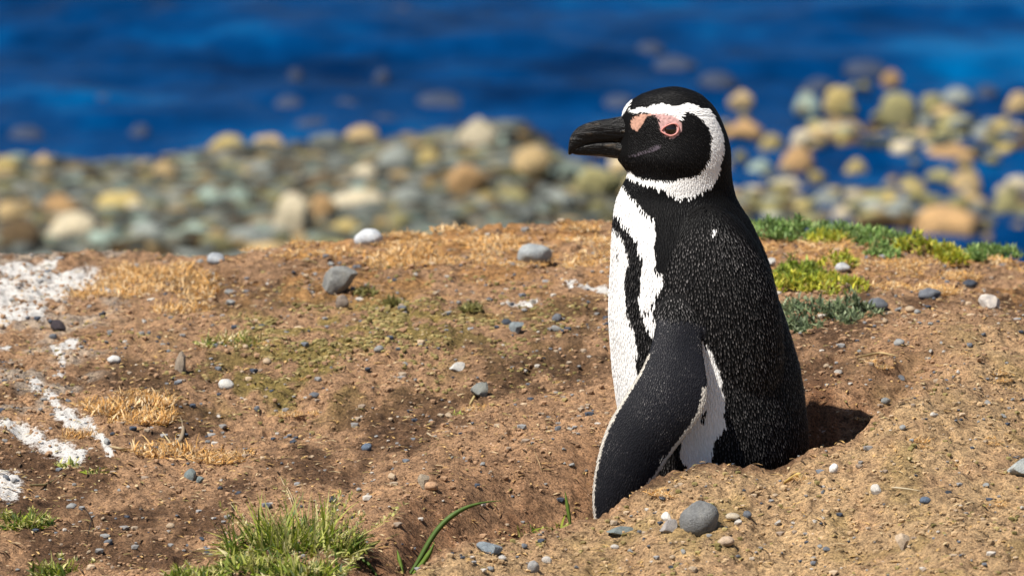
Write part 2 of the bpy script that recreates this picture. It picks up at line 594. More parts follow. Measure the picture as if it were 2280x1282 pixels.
# single stones: u, v of the foot, width, height in photograph pixels
SINGLE = [
    (1556, 1183, 88, 72, (0.20, 0.20, 0.195), ROUND[2], 'round dark grey stone lying on the mound in front of the penguin'),
    (1488, 1185, 42, 28, (0.36, 0.33, 0.31), ROCK[1], 'small mauve grey stone touching the foot side of the round dark stone'),
    (1484, 1162, 26, 22, WHITE, ROCK[2], 'small white chip behind the mauve stone on the mound'),
    (758, 650, 84, 66, (0.25, 0.25, 0.235), ROCK[0], 'large angular grey rock with a steep right face on the straw slope'),
    (762, 686, 30, 30, (0.25, 0.20, 0.16), ROUND[3], 'brown egg shaped stone at the end of a dry stalk'),
    (1190, 584, 82, 42, (0.36, 0.38, 0.38), ROUND[1], 'flat pale blue grey stone in the straw below the bluff rim'),
    (820, 545, 66, 36, (0.56, 0.58, 0.60), ROUND[0], 'pale rounded stone sitting on the bluff rim'),
    (1066, 884, 44, 36, (0.30, 0.31, 0.28), ROCK[3], 'pale angular stone behind the small sprout on bare soil'),
    (944, 1086, 27, 32, (0.36, 0.29, 0.21), ROCK[4], 'squarish beige stone leaning behind a flat orange pebble'),
    (961, 1091, 32, 18, (0.50, 0.30, 0.17), ROUND[4], 'flat orange pebble resting against a squarish beige stone'),
    (402, 828, 26, 48, (0.30, 0.24, 0.18), ROCK[5], 'upright brown stub of stone casting a black shadow'),
    (504, 868, 36, 24, PALE, ROUND[5], 'white oval pebble on the bare soil left of centre'),
    (254, 808, 32, 16, WHITE, ROUND[0], 'flat white pebble near the upright brown stub'),
    (130, 738, 36, 26, (0.045, 0.035, 0.04), ROCK[2], 'small black stone below the white dropping stain'),
    (480, 588, 40, 24, (0.36, 0.38, 0.40), ROUND[3], 'pale grey oval stone behind the golden straw clump'),
    (2204, 688, 50, 34, (0.64, 0.58, 0.52), ROCK[6], 'blocky cream stone on the soil behind the mound'),
    (2158, 641, 32, 18, SLATE, ROUND[2], 'dark navy flat stone at the straw edge'),
    (2070, 665, 52, 22, BLUE, ROUND[1], 'blue grey flat stone under the straw at the rear'),
    (1955, 690, 46, 26, BLUE, ROUND[5], 'dark blue stone beside the grey green cushion plant'),
    (1150, 740, 34, 24, (0.22, 0.25, 0.26), ROCK[4], 'wedge shaped grey stone beside a round navy pebble'),
    (1128, 728, 24, 18, SLATE, ROUND[4], 'round navy pebble touching a wedge shaped grey stone'),
    (1240, 718, 24, 19, BLUE, ROUND[0], 'round blue pebble alone on the soil before the penguin chest'),
    (1018, 826, 34, 20, PALE, ROCK[1], 'pale grey angular chip on the bare brown slope'),
    (816, 1003, 24, 16, (0.13, 0.17, 0.23), ROUND[2], 'blue oval pebble on the bare soil'),
    (424, 1068, 30, 26, TEAL, ROCK[5], 'greenish grey stone with a smaller one touching it'),
    (446, 1077, 20, 16, TEAL, ROCK[0], 'small greenish stone touching a larger greenish grey one'),
    (2272, 1062, 60, 44, (0.42, 0.44, 0.42), ROCK[3], 'light grey stone on the mound cut by the picture edge'),
    (1188, 1274, 28, 26, (0.30, 0.29, 0.28), ROUND[1], 'round grey pebble in the crust by the long blade'),
    (1090, 1232, 60, 26, (0.24, 0.28, 0.31), ROCK[6], 'flat slate blue stone at the mound rim by the long blade'),
    (2010, 1222, 32, 36, (0.48, 0.37, 0.26), ROCK[4], 'tan stone with a slate cap standing in the crust'),
    (1616, 1214, 40, 20, (0.50, 0.37, 0.26), ROUND[0], 'flat pinkish tan pebble just in front of the round dark stone'),
    (1632, 1158, 34, 16, (0.52, 0.44, 0.33), ROUND[5], 'flat cream pebble to the rear of the round dark stone'),
    (1664, 1154, 20, 17, BLUE, ROUND[3], 'small round blue pebble beside a flat cream pebble'),
    (2060, 1122, 26, 16, (0.10, 0.13, 0.18), ROUND[4], 'navy blue pebble on the pale crust of the mound'),
    (1950, 1100, 24, 22, (0.60, 0.56, 0.50), ROCK[2], 'upright pale chip on the mound behind a thin stalk'),
    (1856, 1052, 20, 20, WHITE, ROUND[2], 'small white pebble on the mound near the burrow edge'),
    (1972, 900, 22, 14, GREY, ROUND[1], 'grey pebble at the upper edge of the burrow wall'),
    (1380, 1190, 60, 18, TEAL, ROCK[1], 'flat grey green stone in the mound below the flipper tip'),
    (1000, 930, 20, 10, TANC, ROCK[2], 'flat tan chip lying under the small sprout'),
    (1712, 592, 30, 18, PALE, ROCK[3], 'pale chip in the straw right behind the penguin back'),
    (1875, 605, 34, 18, (0.5, 0.5, 0.5), ROUND[3], 'white stone lying in the lime green plant mat'),
    (660, 545, 28, 16, WHITE, ROUND[4], 'white pebble on the rim next to the orange straw'),
    (520, 540, 30, 16, (0.5, 0.33, 0.22), ROUND[2], 'pinkish pebble on the rim in orange straw'),
]
for u, v, w_, h_, c_, me, lab in SINGLE:
    p = hit(u, v - 2)
    s = PX(p)
    stone('stone', me, p, (w_ * s, w_ * s * 0.85, h_ * s * 1.2), c_, lab, 'stone', sink=0.22, rz=random.uniform(-0.4, 0.4), tilt=0.12)

# loose pebbles: colour class and place make the label
ZONES = [('on the bare brown soil left of the penguin', (300, 640, 1350, 1120), 62), ('on the pale crust of the mound in front', (1050, 1080, 2280, 1280), 66),
         ('on the soil slope behind the mound', (1800, 640, 2280, 960), 44), ('on the dark trodden soil by the white droppings', (0, 700, 420, 1280), 50), ('in the straw near the bluff rim', (420, 540, 1350, 680), 44), ('at the foot of the grass in the lower corner', (150, 1080, 800, 1270), 24)]
CLASSES = [('blue grey', BLUE, 26), ('pale grey', (0.30, 0.30, 0.29), 28), ('whitish', (0.52, 0.48, 0.43), 14), ('dark slate', SLATE, 14), ('tan', TANC, 16)]
wts = np.array([c[2] for c in CLASSES], float); wts /= wts.sum()
for zname, (u0, v0, u1, v1), cnt in ZONES:
    k = 0
    while k < cnt:
        u, v = random.uniform(u0, u1), random.uniform(v0, v1)
        if zname.startswith('on the pale crust') and v < np.interp(u, LIP_U, LIP_V) + 14:
            continue
        if zname.startswith('on the bare brown') and vnoise(np.array([u / 90]), np.array([v / 45]), seed=7)[0] < -0.1:
            continue
        p = hit(u, v)
        ci = rng.choice(len(CLASSES), p=wts)
        cname, cc, _ = CLASSES[ci]
        s = PX(p)
        w_ = min(26, 7 + random.expovariate(1 / 5.5)) * s
        lab = 'small ' + cname + ' pebble ' + zname
        stone('pebble', PEB[random.randrange(8)], p, (w_, w_ * random.uniform(0.6, 0.95), w_ * random.uniform(0.45, 0.8)), cc, lab, 'pebble', lab.replace('small ', '').replace('pebble', 'pebbles'), sink=0.28)
        k += 1

# ---- cobbles of the shore
def beach_point(u, v):
    d = ray(u, v)
    ys = np.linspace(14, 26, 1500)
    t = (ys - CAM[1]) / d[1]
    P = CAM + d * t[:, None]
    zz = np.maximum(shore(P[:, 0], P[:, 1]), SEA_Z - 0.03)
    b = P[:, 2] < zz
    i = int(np.argmax(b)) if b.any() else len(ys) - 1
    p = P[i].copy(); p[2] = zz[i]
    return p


ORANGE = (0.44, 0.27, 0.12); YEL = (0.44, 0.34, 0.13); OLIVE = (0.30, 0.27, 0.12); MINT = (0.32, 0.40, 0.33); CREAM = (0.56, 0.48, 0.33); GRY = (0.26, 0.28, 0.25); BRN = (0.10, 0.065, 0.03); TANB = (0.46, 0.33, 0.16); LIL = (0.036, 0.052, 0.095)
DGR = (0.055, 0.065, 0.058)
NAMES = {DGR: 'dark grey', ORANGE: 'orange tan', YEL: 'mustard yellow', OLIVE: 'olive', MINT: 'mint grey', CREAM: 'cream', GRY: 'grey', BRN: 'dark brown', TANB: 'tan', LIL: 'wet lilac grey'}
BIG = [(130, 492, 85, 62, ORANGE), (270, 480, 115, 52, YEL), (30, 508, 64, 62, TANB), (165, 540, 105, 72, CREAM), (95, 388, 52, 48, TANB), (15, 400, 64, 52, YEL), (365, 412, 62, 56, TANB), (505, 342, 74, 42, YEL),
       (595, 338, 66, 36, TANB), (465, 468, 66, 56, MINT), (530, 466, 56, 54, MINT), (655, 530, 86, 100, CREAM), (720, 500, 60, 70, ORANGE), (790, 474, 130, 52, CREAM), (715, 430, 74, 44, BRN), (770, 532, 66, 46, YEL),
       (880, 390, 74, 68, GRY), (812, 408, 54, 44, CREAM), (955, 384, 54, 54, YEL), (1040, 446, 92, 86, ORANGE), (1062, 342, 86, 80, CREAM), (1180, 400, 86, 78, TANB), (800, 326, 78, 46, TANB), (1330, 450, 110, 84, OLIVE),
       (1240, 470, 70, 50, GRY), (1145, 470, 70, 56, OLIVE), (920, 470, 80, 56, GRY), (1655, 326, 86, 62, ORANGE), (1650, 248, 54, 46, TANB), (1795, 265, 54, 54, MINT), (1868, 252, 66, 58, YEL), (2000, 282, 84, 76, OLIVE), (1880, 322, 84, 54, TANB),
       (1775, 402, 72, 80, ORANGE), (1718, 352, 54, 54, YEL), (1790, 340, 60, 50, CREAM), (1760, 448, 84, 52, CREAM), (1905, 408, 54, 54, YEL), (2050, 338, 74, 54, TANB), (2122, 372, 130, 52, ORANGE), (2085, 276, 64, 70, OLIVE), (2130, 240, 64, 46, GRY),
       (2266, 262, 56, 60, TANB), (2240, 336, 54, 78, YEL), (2030, 452, 64, 50, YEL), (2095, 418, 64, 44, OLIVE), (2150, 446, 64, 66, TANB), (2260, 444, 64, 54, CREAM), (2115, 545, 165, 86, ORANGE), (2160, 490, 86, 64, TANB), (1840, 486, 76, 66, GRY), (1985, 196, 44, 40, ORANGE),
       (40, 560, 100, 74, BRN), (1690, 400, 60, 44, MINT), (1935, 470, 60, 40, GRY), (2235, 500, 60, 80, OLIVE), (330, 545, 90, 50, GRY), (430, 540, 80, 46, MINT), (560, 560, 100, 60, GRY), (235, 560, 70, 46, MINT), (580, 400, 70, 40, GRY), (1690, 470, 60, 44, TANB)]
cob = []
for u, v, w_, h_, cc in BIG:
    p = beach_point(u, v)
    s = PX(p)
    wet = p[2] <= SEA_Z - 0.02
    where = 'standing in the shallow blue water' if wet else 'on the shore below the bluff'
    size = 'large ' if w_ > 100 else ('' if w_ > 60 else 'middle sized ')
    lab = size + NAMES[cc] + ' rounded cobble ' + where
    stone('cobble', random.choice(COB), p, (w_ * s * 1.08, w_ * s * 0.9, h_ * s * 1.15), tuple(q * 0.97 for q in cc), lab, 'cobble', 'rounded cobbles ' + where, sink=0.12, rz=random.uniform(-.3, .3), tilt=.15)
    cob.append((p[0], p[1], w_ * s * 0.5))
FILLW = [OLIVE, GRY, TANB, YEL, CREAM, GRY, DGR, OLIVE, TANB]
FILL = [GRY, MINT, OLIVE, GRY, CREAM, TANB, DGR, YEL, BRN, DGR, DGR]
n_f = 0
tries = 0
while n_f < 238 and tries < 6000:
    tries += 1
    u = random.uniform(-60, 2340)
    top = np.interp(u, [0, 300, 700, 1000, 1150, 1300, 1600, 1750, 2280], [388, 382, 352, 318, 305, 320, 310, 225, 215])
    v = top + (570 - top) * random.random() ** 0.8
    if u > 1400 and random.random() < 0.15:
        continue
    p = beach_point(u, v)
    s = PX(p)
    w_ = (random.uniform(26, 50) if u > 1400 or v < 400 else random.uniform(28, 60)) * s
    if any(abs(p[0] - a) < 0.8 * r + .3 * w_ and abs(p[1] - b) < .7 * r + .3 * w_ for a, b, r in cob):
        continue
    cob.append((p[0], p[1], w_ * 0.45))
    cc = random.choice(FILL if u < 1400 else FILLW)
    dim = random.uniform(.3, .85)
    wet = p[2] <= SEA_Z - 0.02
    if wet:
        p[2] = SEA_Z + 0.004
        dim = max(dim, .65)
    where = 'standing in the shallow blue water' if wet else 'on the shore below the bluff'
    lab = 'small ' + NAMES[cc] + ' rounded cobble ' + where
    stone('cobble', random.choice(COB), p, (w_, w_ * .85, w_ * random.uniform(.6, .85)), tuple(q * dim for q in cc), lab, 'cobble', 'rounded cobbles ' + where, sink=0.15)
    n_f += 1
# stones awash: only their wet caps break the surface
for u, v, w_ in [(640, 230, 90), (770, 236, 85), (850, 168, 42), (310, 290, 52), (225, 225, 60), (980, 222, 120), (1450, 110, 70), (1505, 142, 110), (1600, 176, 90), (895, 26, 60), (60, 300, 90), (1370, 225, 90), (1820, 186, 70), (2200, 205, 60), (1930, 150, 110), (700, 280, 110), (860, 270, 70), (660, 168, 40)]:
    p = at_z(np.array(u), np.array(v), SEA_Z)
    s = PX(p)
    stone('awash_stone', random.choice(ROUND), p, (w_ * s * .95, w_ * s * 1.3, 0.08), LIL, ('broad' if w_ > 65 else 'small') + ' wet grey stone just awash ' + ('in open sea away from the shore' if v < 130 else 'between open sea and the shore' if v < 212 else 'close to the edge of the shingle'), 'stone', 'stones awash in the sea', sink=0.74, rz=0, tilt=0.06)


def scatter_mesh(name, proto, pos, scl, rot, cols, mat, **kw):
    pv, pf = proto
    n, m = len(pos), len(pv)
    c, s = np.cos(rot), np.sin(rot)
    lx = pv[None, :, 0] * scl[:, 0:1]; ly = pv[None, :, 1] * scl[:, 1:2]; lz = pv[None, :, 2] * scl[:, 2:3]
    V = np.stack([lx * c[:, None] - ly * s[:, None], lx * s[:, None] + ly * c[:, None], lz], -1) + pos[:, None, :]
    F = (pf[None] + (np.arange(n) * m)[:, None, None]).reshape(-1, pf.shape[1])
    me = mesh_np(name, V.reshape(-1, 3), F, smooth=kw.pop('smooth', True))
    if cols is not None:
        set_col(me, np.repeat(cols, m, axis=0))
    return add(name, me, mat, **kw)


def proto_of(me):
    V = np.array([v.co[:] for v in me.vertices]); F = np.array([list(p.vertices) for p in me.polygons])
    return V, F


# filler shingle between the cobbles
ico = stone_mesh('shingle_proto', 77, 3, 1, 0.25)
icoV, icoF = proto_of(ico)
n = 30000
fx = np.where(np.arange(n) < 9000, rng.uniform(-2.6, 2.9, n), rng.uniform(-11, 11, n)); fy = np.where(np.arange(n) < 9000, rng.uniform(16.5, 20.6, n), rng.uniform(12.5, 20.6, n))
wide = (np.abs(fx) > 2.6) | (fy < 16.0)
keep = (shore_y(fx) - fy > -0.15) & ((np.arange(n) < 9000) | wide)
fx, fy, wide = fx[keep], fy[keep], wide[keep]
n = len(fx)
pal = np.array([GRY, MINT, OLIVE, GRY, BRN, TANB, (0.14, 0.15, 0.13), (0.20, 0.22, 0.19), (0.35, 0.33, 0.25)])
sc_ = np.where(wide, rng.uniform(0.03, 0.085, n), rng.uniform(0.016, 0.042, n))
scatter_mesh('shingle', (icoV, icoF), np.stack([fx, fy, shore(fx, fy) + 0.01], -1), np.stack([sc_ * 1.2, sc_, sc_ * 0.8], -1), rng.uniform(0, 6, n), pal[rng.integers(0, len(pal), n)] * np.where(wide, rng.uniform(.3, 1.0, n), rng.uniform(.15, .6, n))[:, None], M_crumb.m,
             label='small grey and olive shingle filling the shore between cobbles', cat='shingle', kind='stuff')

n = 1900
fx = rng.uniform(0.35, 2.6, n); fy = rng.uniform(17.2, 21.2, n)
uu, vv_ = project(np.stack([fx, fy, np.full(n, SEA_Z)], -1))
keep = (vnoise(fx * 2.6, fy * 1.5, seed=19) > 0.22 + 0.3 * (vv_ < 300)) & (vv_ > np.interp(uu, [1400, 1650, 1800, 2280], [300, 290, 215, 200]))
fx, fy = fx[keep], fy[keep]; n = len(fx)
pal = np.array([GRY, OLIVE, TANB, YEL, GRY, DGR, OLIVE, CREAM, BRN, DGR])
sc_ = rng.uniform(0.016, 0.040, n)
scatter_mesh('shallow_shingle', (icoV, icoF), np.stack([fx, fy, SEA_Z + sc_ * .25 + 0.012], -1), np.stack([sc_ * 1.2, sc_, sc_ * 0.85], -1), rng.uniform(0, 6, n), pal[rng.integers(0, len(pal), n)] * rng.uniform(.5, 1.0, (n, 1)), M_crumb.m,
             label='small tan and olive stones scattered through the blue shallows', cat='shingle', kind='stuff')

# fine gravel and soil crumbs on the bluff
n = 2600
def strew(n_):
    x_ = rng.uniform(-.56, .60, n_); y_ = rng.uniform(-.72, 1.5, n_)
    return np.stack([x_, y_, terrain(x_, y_)], -1)
pts = strew(n)
pal = np.array([BLUE, (0.24, 0.235, 0.23), (0.42, 0.38, 0.33), SLATE, TANC, (0.26, 0.20, 0.15), (0.32, 0.25, 0.18), (0.2, 0.19, 0.18)])
sc_ = (0.0009 + 0.0009 * rng.exponential(1, n)).clip(0, 0.0042)
scatter_mesh('gravel', (icoV, icoF), pts + np.array([0, 0, 0.0006]), np.stack([sc_ * 1.25, sc_, sc_ * 0.8], -1), rng.uniform(0, 6, n), pal[rng.integers(0, len(pal), n)], M_crumb.m, smooth=False,
             label='fine grey and pale gravel strewn over the brown soil', cat='gravel', kind='stuff')
n = 16000
cx = rng.uniform(-.58, .62, n); cy = rng.uniform(-.75, 1.4, n)
keep = rng.random(n) < 0.25 + 0.75 * (vnoise(cx * 12, cy * 7, seed=15) > -0.1)
cx, cy = cx[keep], cy[keep]; n = len(cx)
sc_ = (0.0008 + 0.0006 * rng.exponential(1, n)).clip(0, 0.0032)
cxl = np.interp(cx, LIP[:, 0], LIP[:, 1])
mo = ((cy < cxl) & (cx > -0.15))[:, None]
cc = np.where(mo, C_crust, C_brown) * rng.uniform(0.65, 1.25, (n, 1))
scatter_mesh('soil_crumbs', (icoV, icoF), np.stack([cx, cy, terrain(cx, cy) + sc_ * 0.35], -1), np.stack([sc_ * 1.2, sc_, sc_ * 0.9], -1), rng.uniform(0, 6, n), cc, M_crumb.m, smooth=False,
             label='loose brown crumbs of soil covering the bluff', cat='soil crumbs', kind='stuff')

# ------------------------------------------------------------------ grass and straw
def blades(n, radius, length, width, lean, cols, seed, segs=4, lift=1.0, yflat=1.0, droop=0.8, wild=0.8):
    """n curved tapering blades rooted within a disc; returns verts, faces, colours"""
    r = np.random.default_rng(seed)
    a = r.uniform(0, 2 * np.pi, n); rr = radius * np.sqrt(r.random(n))
    root = np.stack([rr * np.cos(a), rr * np.sin(a) * yflat, np.zeros(n)], -1)
    ha = a + r.normal(0, wild, n)
    L = r.uniform(length[0], length[1], n); wd = r.uniform(width[0], width[1], n)
    le = np.clip(r.normal(lean[0], lean[1], n), 0.02, 1.5)
    dr = r.uniform(0.3, 1.0, n) * droop
    side = np.stack([-np.sin(ha), np.cos(ha), np.zeros(n)], -1)
    tw = r.normal(0, 0.5, n)
    side = side * np.cos(tw)[:, None] + np.array([0, 0, 1.0]) * np.sin(tw)[:, None]
    P = root.copy(); V = []
    ang = le.copy()
    for k in range(segs + 1):
        t = k / segs
        wk = wd * (1 - t ** 1.7) * (0.6 + 0.4 * min(1, t * 4)) * 0.5
        V.append(P - side * wk[:, None])
        V.append(P + side * wk[:, None])
        st = np.stack([np.sin(ang) * np.cos(ha), np.sin(ang) * np.sin(ha), np.cos(ang) * lift], -1)
        P = P + st * (L / segs)[:, None]
        P[:, 2] = np.maximum(P[:, 2], 0.0006)
        ang = ang + dr * (1.1 / segs)
    m = 2 * (segs + 1)
    V = np.stack(V, 1)
    fk = np.array([[2 * k, 2 * k + 1, 2 * k + 3, 2 * k + 2] for k in range(segs)])
    F = (fk[None] + (np.arange(n) * m)[:, None, None]).reshape(-1, 4)
    cols = np.asarray(cols, float)
    cb = cols[r.integers(0, len(cols), n)] * r.uniform(0.75, 1.25, (n, 1))
    return V.reshape(-1, 3), F, np.repeat(cb, m, axis=0)


def clump_mesh(name, parts, mat):
    V, F, C, o = [], [], [], 0
    for v, f, c in parts:
        V.append(v); F.append(f + o); C.append(c); o += len(v)
    me = mesh_np(name, np.concatenate(V), np.concatenate(F))
    set_col(me, np.concatenate(C))
    me.materials.append(mat)
    return me


STRAW = [(0.62, 0.36, 0.12), (0.56, 0.29, 0.08), (0.74, 0.53, 0.29), (0.38, 0.21, 0.07), (0.62, 0.33, 0.09), (0.70, 0.44, 0.18)]
GREEN = [(0.15, 0.20, 0.018), (0.24, 0.28, 0.025), (0.36, 0.37, 0.08), (0.06, 0.10, 0.010), (0.50, 0.46, 0.17)]
straw_me = [clump_mesh('straw_tuft', [blades(190, 0.022, (0.003, 0.014), (0.0006, 0.0017), (1.12, 0.38), STRAW, 300 + k, 3, 1.0, 1.0, 1.0, 3.0), blades(130, 0.021, (0.0025, 0.009), (0.0008, 0.0018), (0.8, 0.5), [(.24, .14, .06), (.5, .36, .2), (.34, .22, .1), (.7, .56, .36)], 350 + k, 3, 1, 1, 1.2, 3.0)], M_straw.m) for k in range(6)]


def put(name, me, p, scale, label, cat, group=None, rz=None):
    o = add(name, me, label=label, cat=cat, group=group)
    o.location = (p[0], p[1], p[2] - 0.001)
    o.scale = (scale,) * 3 if isinstance(scale, (int, float)) else scale
    o.rotation_euler = (0, 0, random.uniform(-3, 3) if rz is None else rz)
    return o


STRAW_ZONES = [('golden straw tuft beside the white dropping stain', 'golden straw by the droppings', [(330, 620, 130, 28, 20), (250, 650, 90, 22, 12), (430, 600, 60, 12, 7), (420, 690, 40, 10, 4), (390, 630, 80, 30, 9)]),
               ('orange straw tuft on the bluff rim', 'straw along the rim', [(560, 545, 140, 14, 16), (1000, 530, 150, 26, 30), (1200, 530, 160, 30, 30), (880, 575, 90, 20, 12), (1050, 580, 160, 24, 20), (640, 590, 60, 12, 5), (1300, 570, 50, 24, 8), (700, 565, 60, 12, 5)]),
               ('dry straw tuft behind the penguin back', 'straw behind the penguin', [(1800, 555, 130, 22, 22), (1960, 590, 150, 20, 18), (2120, 600, 140, 22, 18), (2080, 640, 110, 12, 10), (2240, 590, 50, 20, 6)]),
               ('yellow moss like straw clump on the dark soil', 'yellow clumps on dark soil', [(300, 915, 75, 42, 26), (240, 905, 30, 20, 4), (340, 1010, 50, 10, 4), (500, 1015, 40, 8, 3), (170, 960, 40, 10, 3)]),
               ('thin wisp of straw lying on bare soil', 'straw wisps on bare soil', [(660, 920, 60, 10, 4), (640, 850, 60, 12, 4), (1090, 700, 60, 12, 4), (600, 760, 60, 12, 3), (1060, 905, 20, 8, 2)]),
               ('yellow straw wisp on the crust of the mound', 'straw wisps on the mound', [(2150, 980, 60, 14, 6), (2010, 985, 60, 8, 3), (1470, 1100, 40, 8, 3), (1780, 1060, 30, 6, 2), (2130, 800, 60, 12, 4), (1980, 810, 60, 8, 3), (2230, 840, 40, 14, 4), (1840, 985, 8, 3, 1), (1930, 930, 8, 3, 1), (2240, 1120, 30, 6, 2)])]
NEARBY = {(330, 620): 'in the middle of the golden patch', (250, 650): 'at the stain side of the golden patch', (430, 600): 'behind the golden patch towards the rim', (420, 690): 'below the golden patch on trodden soil', (390, 630): 'at the far end of the golden patch',
          (560, 545): 'between the oval stone and the white rim pebble', (1000, 530): 'between the pale rounded stone and the flat blue grey stone', (1200, 530): 'behind the flat blue grey stone', (880, 575): 'behind the large angular grey rock', (1050, 580): 'in front of the flat blue grey stone', (640, 590): 'short of the large angular grey rock', (1300, 570): 'close before the penguin chest', (700, 565): 'between the angular rock and the pale rim stone',
          (1800, 555): 'between the lime mat and the row of green plants', (1960, 590): 'around the small lime cushion', (2120, 600): 'in front of the lime cushions on the rim', (2080, 640): 'around the blue grey flat stone', (2240, 590): 'behind the blocky cream stone',
          (300, 915): 'between the white streak and the curled root', (240, 905): 'touching the white streak', (340, 1010): 'beside the curled root', (500, 1015): 'beyond the curled root near the greenish stones', (170, 960): 'between the two white streaks',
          (660, 920): 'far from the oval white pebble', (640, 850): 'near the oval white pebble', (1090, 700): 'near the round navy pebble', (600, 760): 'beside the bent grass tuft', (1060, 905): 'beside the lime sprout',
          (2150, 980): 'on its upper slope', (2010, 985): 'on its upper slope near the burrow', (1470, 1100): 'beside the flipper tip', (1780, 1060): 'by the burrow lip', (2130, 800): 'on its rear shoulder', (1980, 810): 'behind the burrow wall', (2230, 840): 'on its rear shoulder below the cream stone', (1840, 985): 'at the burrow mouth', (1930, 930): 'on the burrow edge', (2240, 1120): 'near the light grey stone'}
for lab0, grp, blobs in STRAW_ZONES:
    for u0, v0, su, sv, cnt in blobs:
        lab = ' '.join(lab0.split()[:3] if lab0.split()[2] in ('tuft', 'wisp') else lab0.split()[:5]) + ' ' + NEARBY[(u0, v0)]
        for k in range(cnt):
            a_, r_ = random.uniform(0, 6.28), math.sqrt(random.random())
            u, v = u0 + su * r_ * math.cos(a_), v0 + sv * r_ * math.sin(a_)
            if vnoise(np.array([u / 34.0]), np.array([v / 13.0]), seed=29)[0] < (-0.05 if sv > 11 else -0.6):
                continue
            p = hit(u, v)
            if p[1] > 1.6:
                continue
            sc_ = random.uniform(0.7, 1.2) * (0.6 if 'wisp' in lab else 1.1 if 'moss' in lab else 1.15)
            put('straw_tuft', random.choice(straw_me), p, (sc_, sc_, sc_ * (0.7 if 'wisp' in lab else 0.65 if 'rim' in lab or 'stone' in lab or 'penguin' in lab or 'dry' in lab else 1.15)), lab, 'straw', grp)

# green grass tufts in the near corner
def grass_tuft(u, v, size, n, label, seed, cols=GREEN, tall=1.0, group=None):
    p = hit(u, v)
    s = PX(p) * size * 1.35
    dark = [(0.05, 0.085, 0.010), (0.08, 0.12, 0.012), (0.12, 0.15, 0.02)]
    pale = [(0.50, 0.46, 0.19), (0.42, .38, .10), (.58, .52, .28), (.36, .36, .09)]
    parts = [blades(int(n * .55), s * .45, (s * .12, s * .30), (0.0018, 0.0038), (0.95, .4), cols, seed, 4, 1, 1.0, 0.8, 1.6),
             blades(int(n * .40), s * .45, (s * .08, s * .22), (0.0018, 0.0034), (0.7, .4), dark, seed + 3, 4, 1, 1.0, 0.8, 2.0),
             blades(int(n * .30), s * .28, (s * .22 * tall, s * .42 * tall), (0.0016, 0.0032), (0.45, .3), cols, seed + 1, 4, 1, 1, .7, 1.2),
             blades(int(n * .45), s * .5, (s * .05, s * .14), (0.0014, 0.0032), (1.0, .4), pale, seed + 2, 3, 1, 1, .8, 3.0)]
    if n > 150:                                  # seed heads: short husks up a leaning stem
        r = np.random.default_rng(seed + 7)
        for k in range(max(3, n // 40)):
            a = r.uniform(0, 6.28); le = r.uniform(.3, 1.2); L = s * r.uniform(.3, .5) * tall
            b0 = np.array([math.cos(a), math.sin(a), 0]) * s * r.uniform(.1, .45)
            dv = np.array([math.sin(le) * math.cos(a), math.sin(le) * math.sin(a), math.cos(le)])
            for q in range(12):
                hv, hf, hc = blades(2, 1e-5, (0.004, 0.0075), (0.0016, 0.0028), (le, .5), pale, seed * 31 + k * 13 + q, 2, 1, 1, .4, 3.0)
                parts.append((hv + b0 + dv * L * (.45 + .55 * q / 12), hf, hc))
            sv, sf, sc__ = blades(1, 1e-5, (L, L), (0.0012, 0.0014), (le, .01), cols, seed * 17 + k, 4, 1, 1, .05, .01)
            sa = np.arctan2(sv[-1, 1], sv[-1, 0])
            R = np.array([[math.cos(a - sa), -math.sin(a - sa), 0], [math.sin(a - sa), math.cos(a - sa), 0], [0, 0, 1]])
            parts.append((sv @ R.T + b0, sf, sc__))
    return put('grass_tuft', clump_mesh('grass_tuft', parts, M_grass.m), p, 1.0, label, 'grass', group, rz=0)


grass_tuft(650, 1222, 255, 620, 'large bright green grass tuft with seed heads in the lower corner', 500, tall=1.0)
grass_tuft(560, 1265, 130, 260, 'low green grass tuft spreading beside the large tuft', 510, tall=.6)
grass_tuft(760, 1225, 110, 180, 'green grass tuft with a leaning seed head beside bare soil', 520)
grass_tuft(680, 1280, 150, 300, 'dense grass tuft in front of the large bright tuft', 525, tall=.7)
grass_tuft(430, 1285, 110, 200, 'low mat of green grass between two larger tufts', 530, tall=.5)
grass_tuft(140, 1275, 120, 220, 'low green grass tuft under the gravelly soil bank', 540, tall=.5)
grass_tuft(50, 1165, 120, 230, 'yellow green grass tuft by the left white stain', 550, tall=.55)
grass_tuft(170, 1035, 70, 60, 'sparse yellow green grass beside the white streak', 560, tall=.6)
grass_tuft(225, 1050, 60, 40, 'thin trailing grass below the white streak', 565, tall=.5)
grass_tuft(1165, 1184, 80, 22, 'few short green blades in the shaded trench', 570)
grass_tuft(1235, 1176, 75, 22, 'tiny grass sprout at the trench edge below the flipper', 575)
grass_tuft(1016, 922, 26, 22, 'tiny lime green sprout on bare soil', 580, cols=[(.25, .32, .04), (.35, .36, .08)])
grass_tuft(555, 765, 70, 60, 'green and straw grass tuft on the slope', 590, cols=[(.16, .2, .03), (.45, .36, .14), (.4, .3, .1)], tall=1.1)
DRYT = [(.50, .36, .14), (.40, .27, .08), (.62, .52, .30)]
grass_tuft(500, 765, 100, 130, 'dry yellow grass tuft bent over on the slope', 600, cols=DRYT + [(.2, .2, .04)], tall=.8)
grass_tuft(955, 524, 60, 90, 'small green tuft on the rim among orange straw', 610, tall=.4)

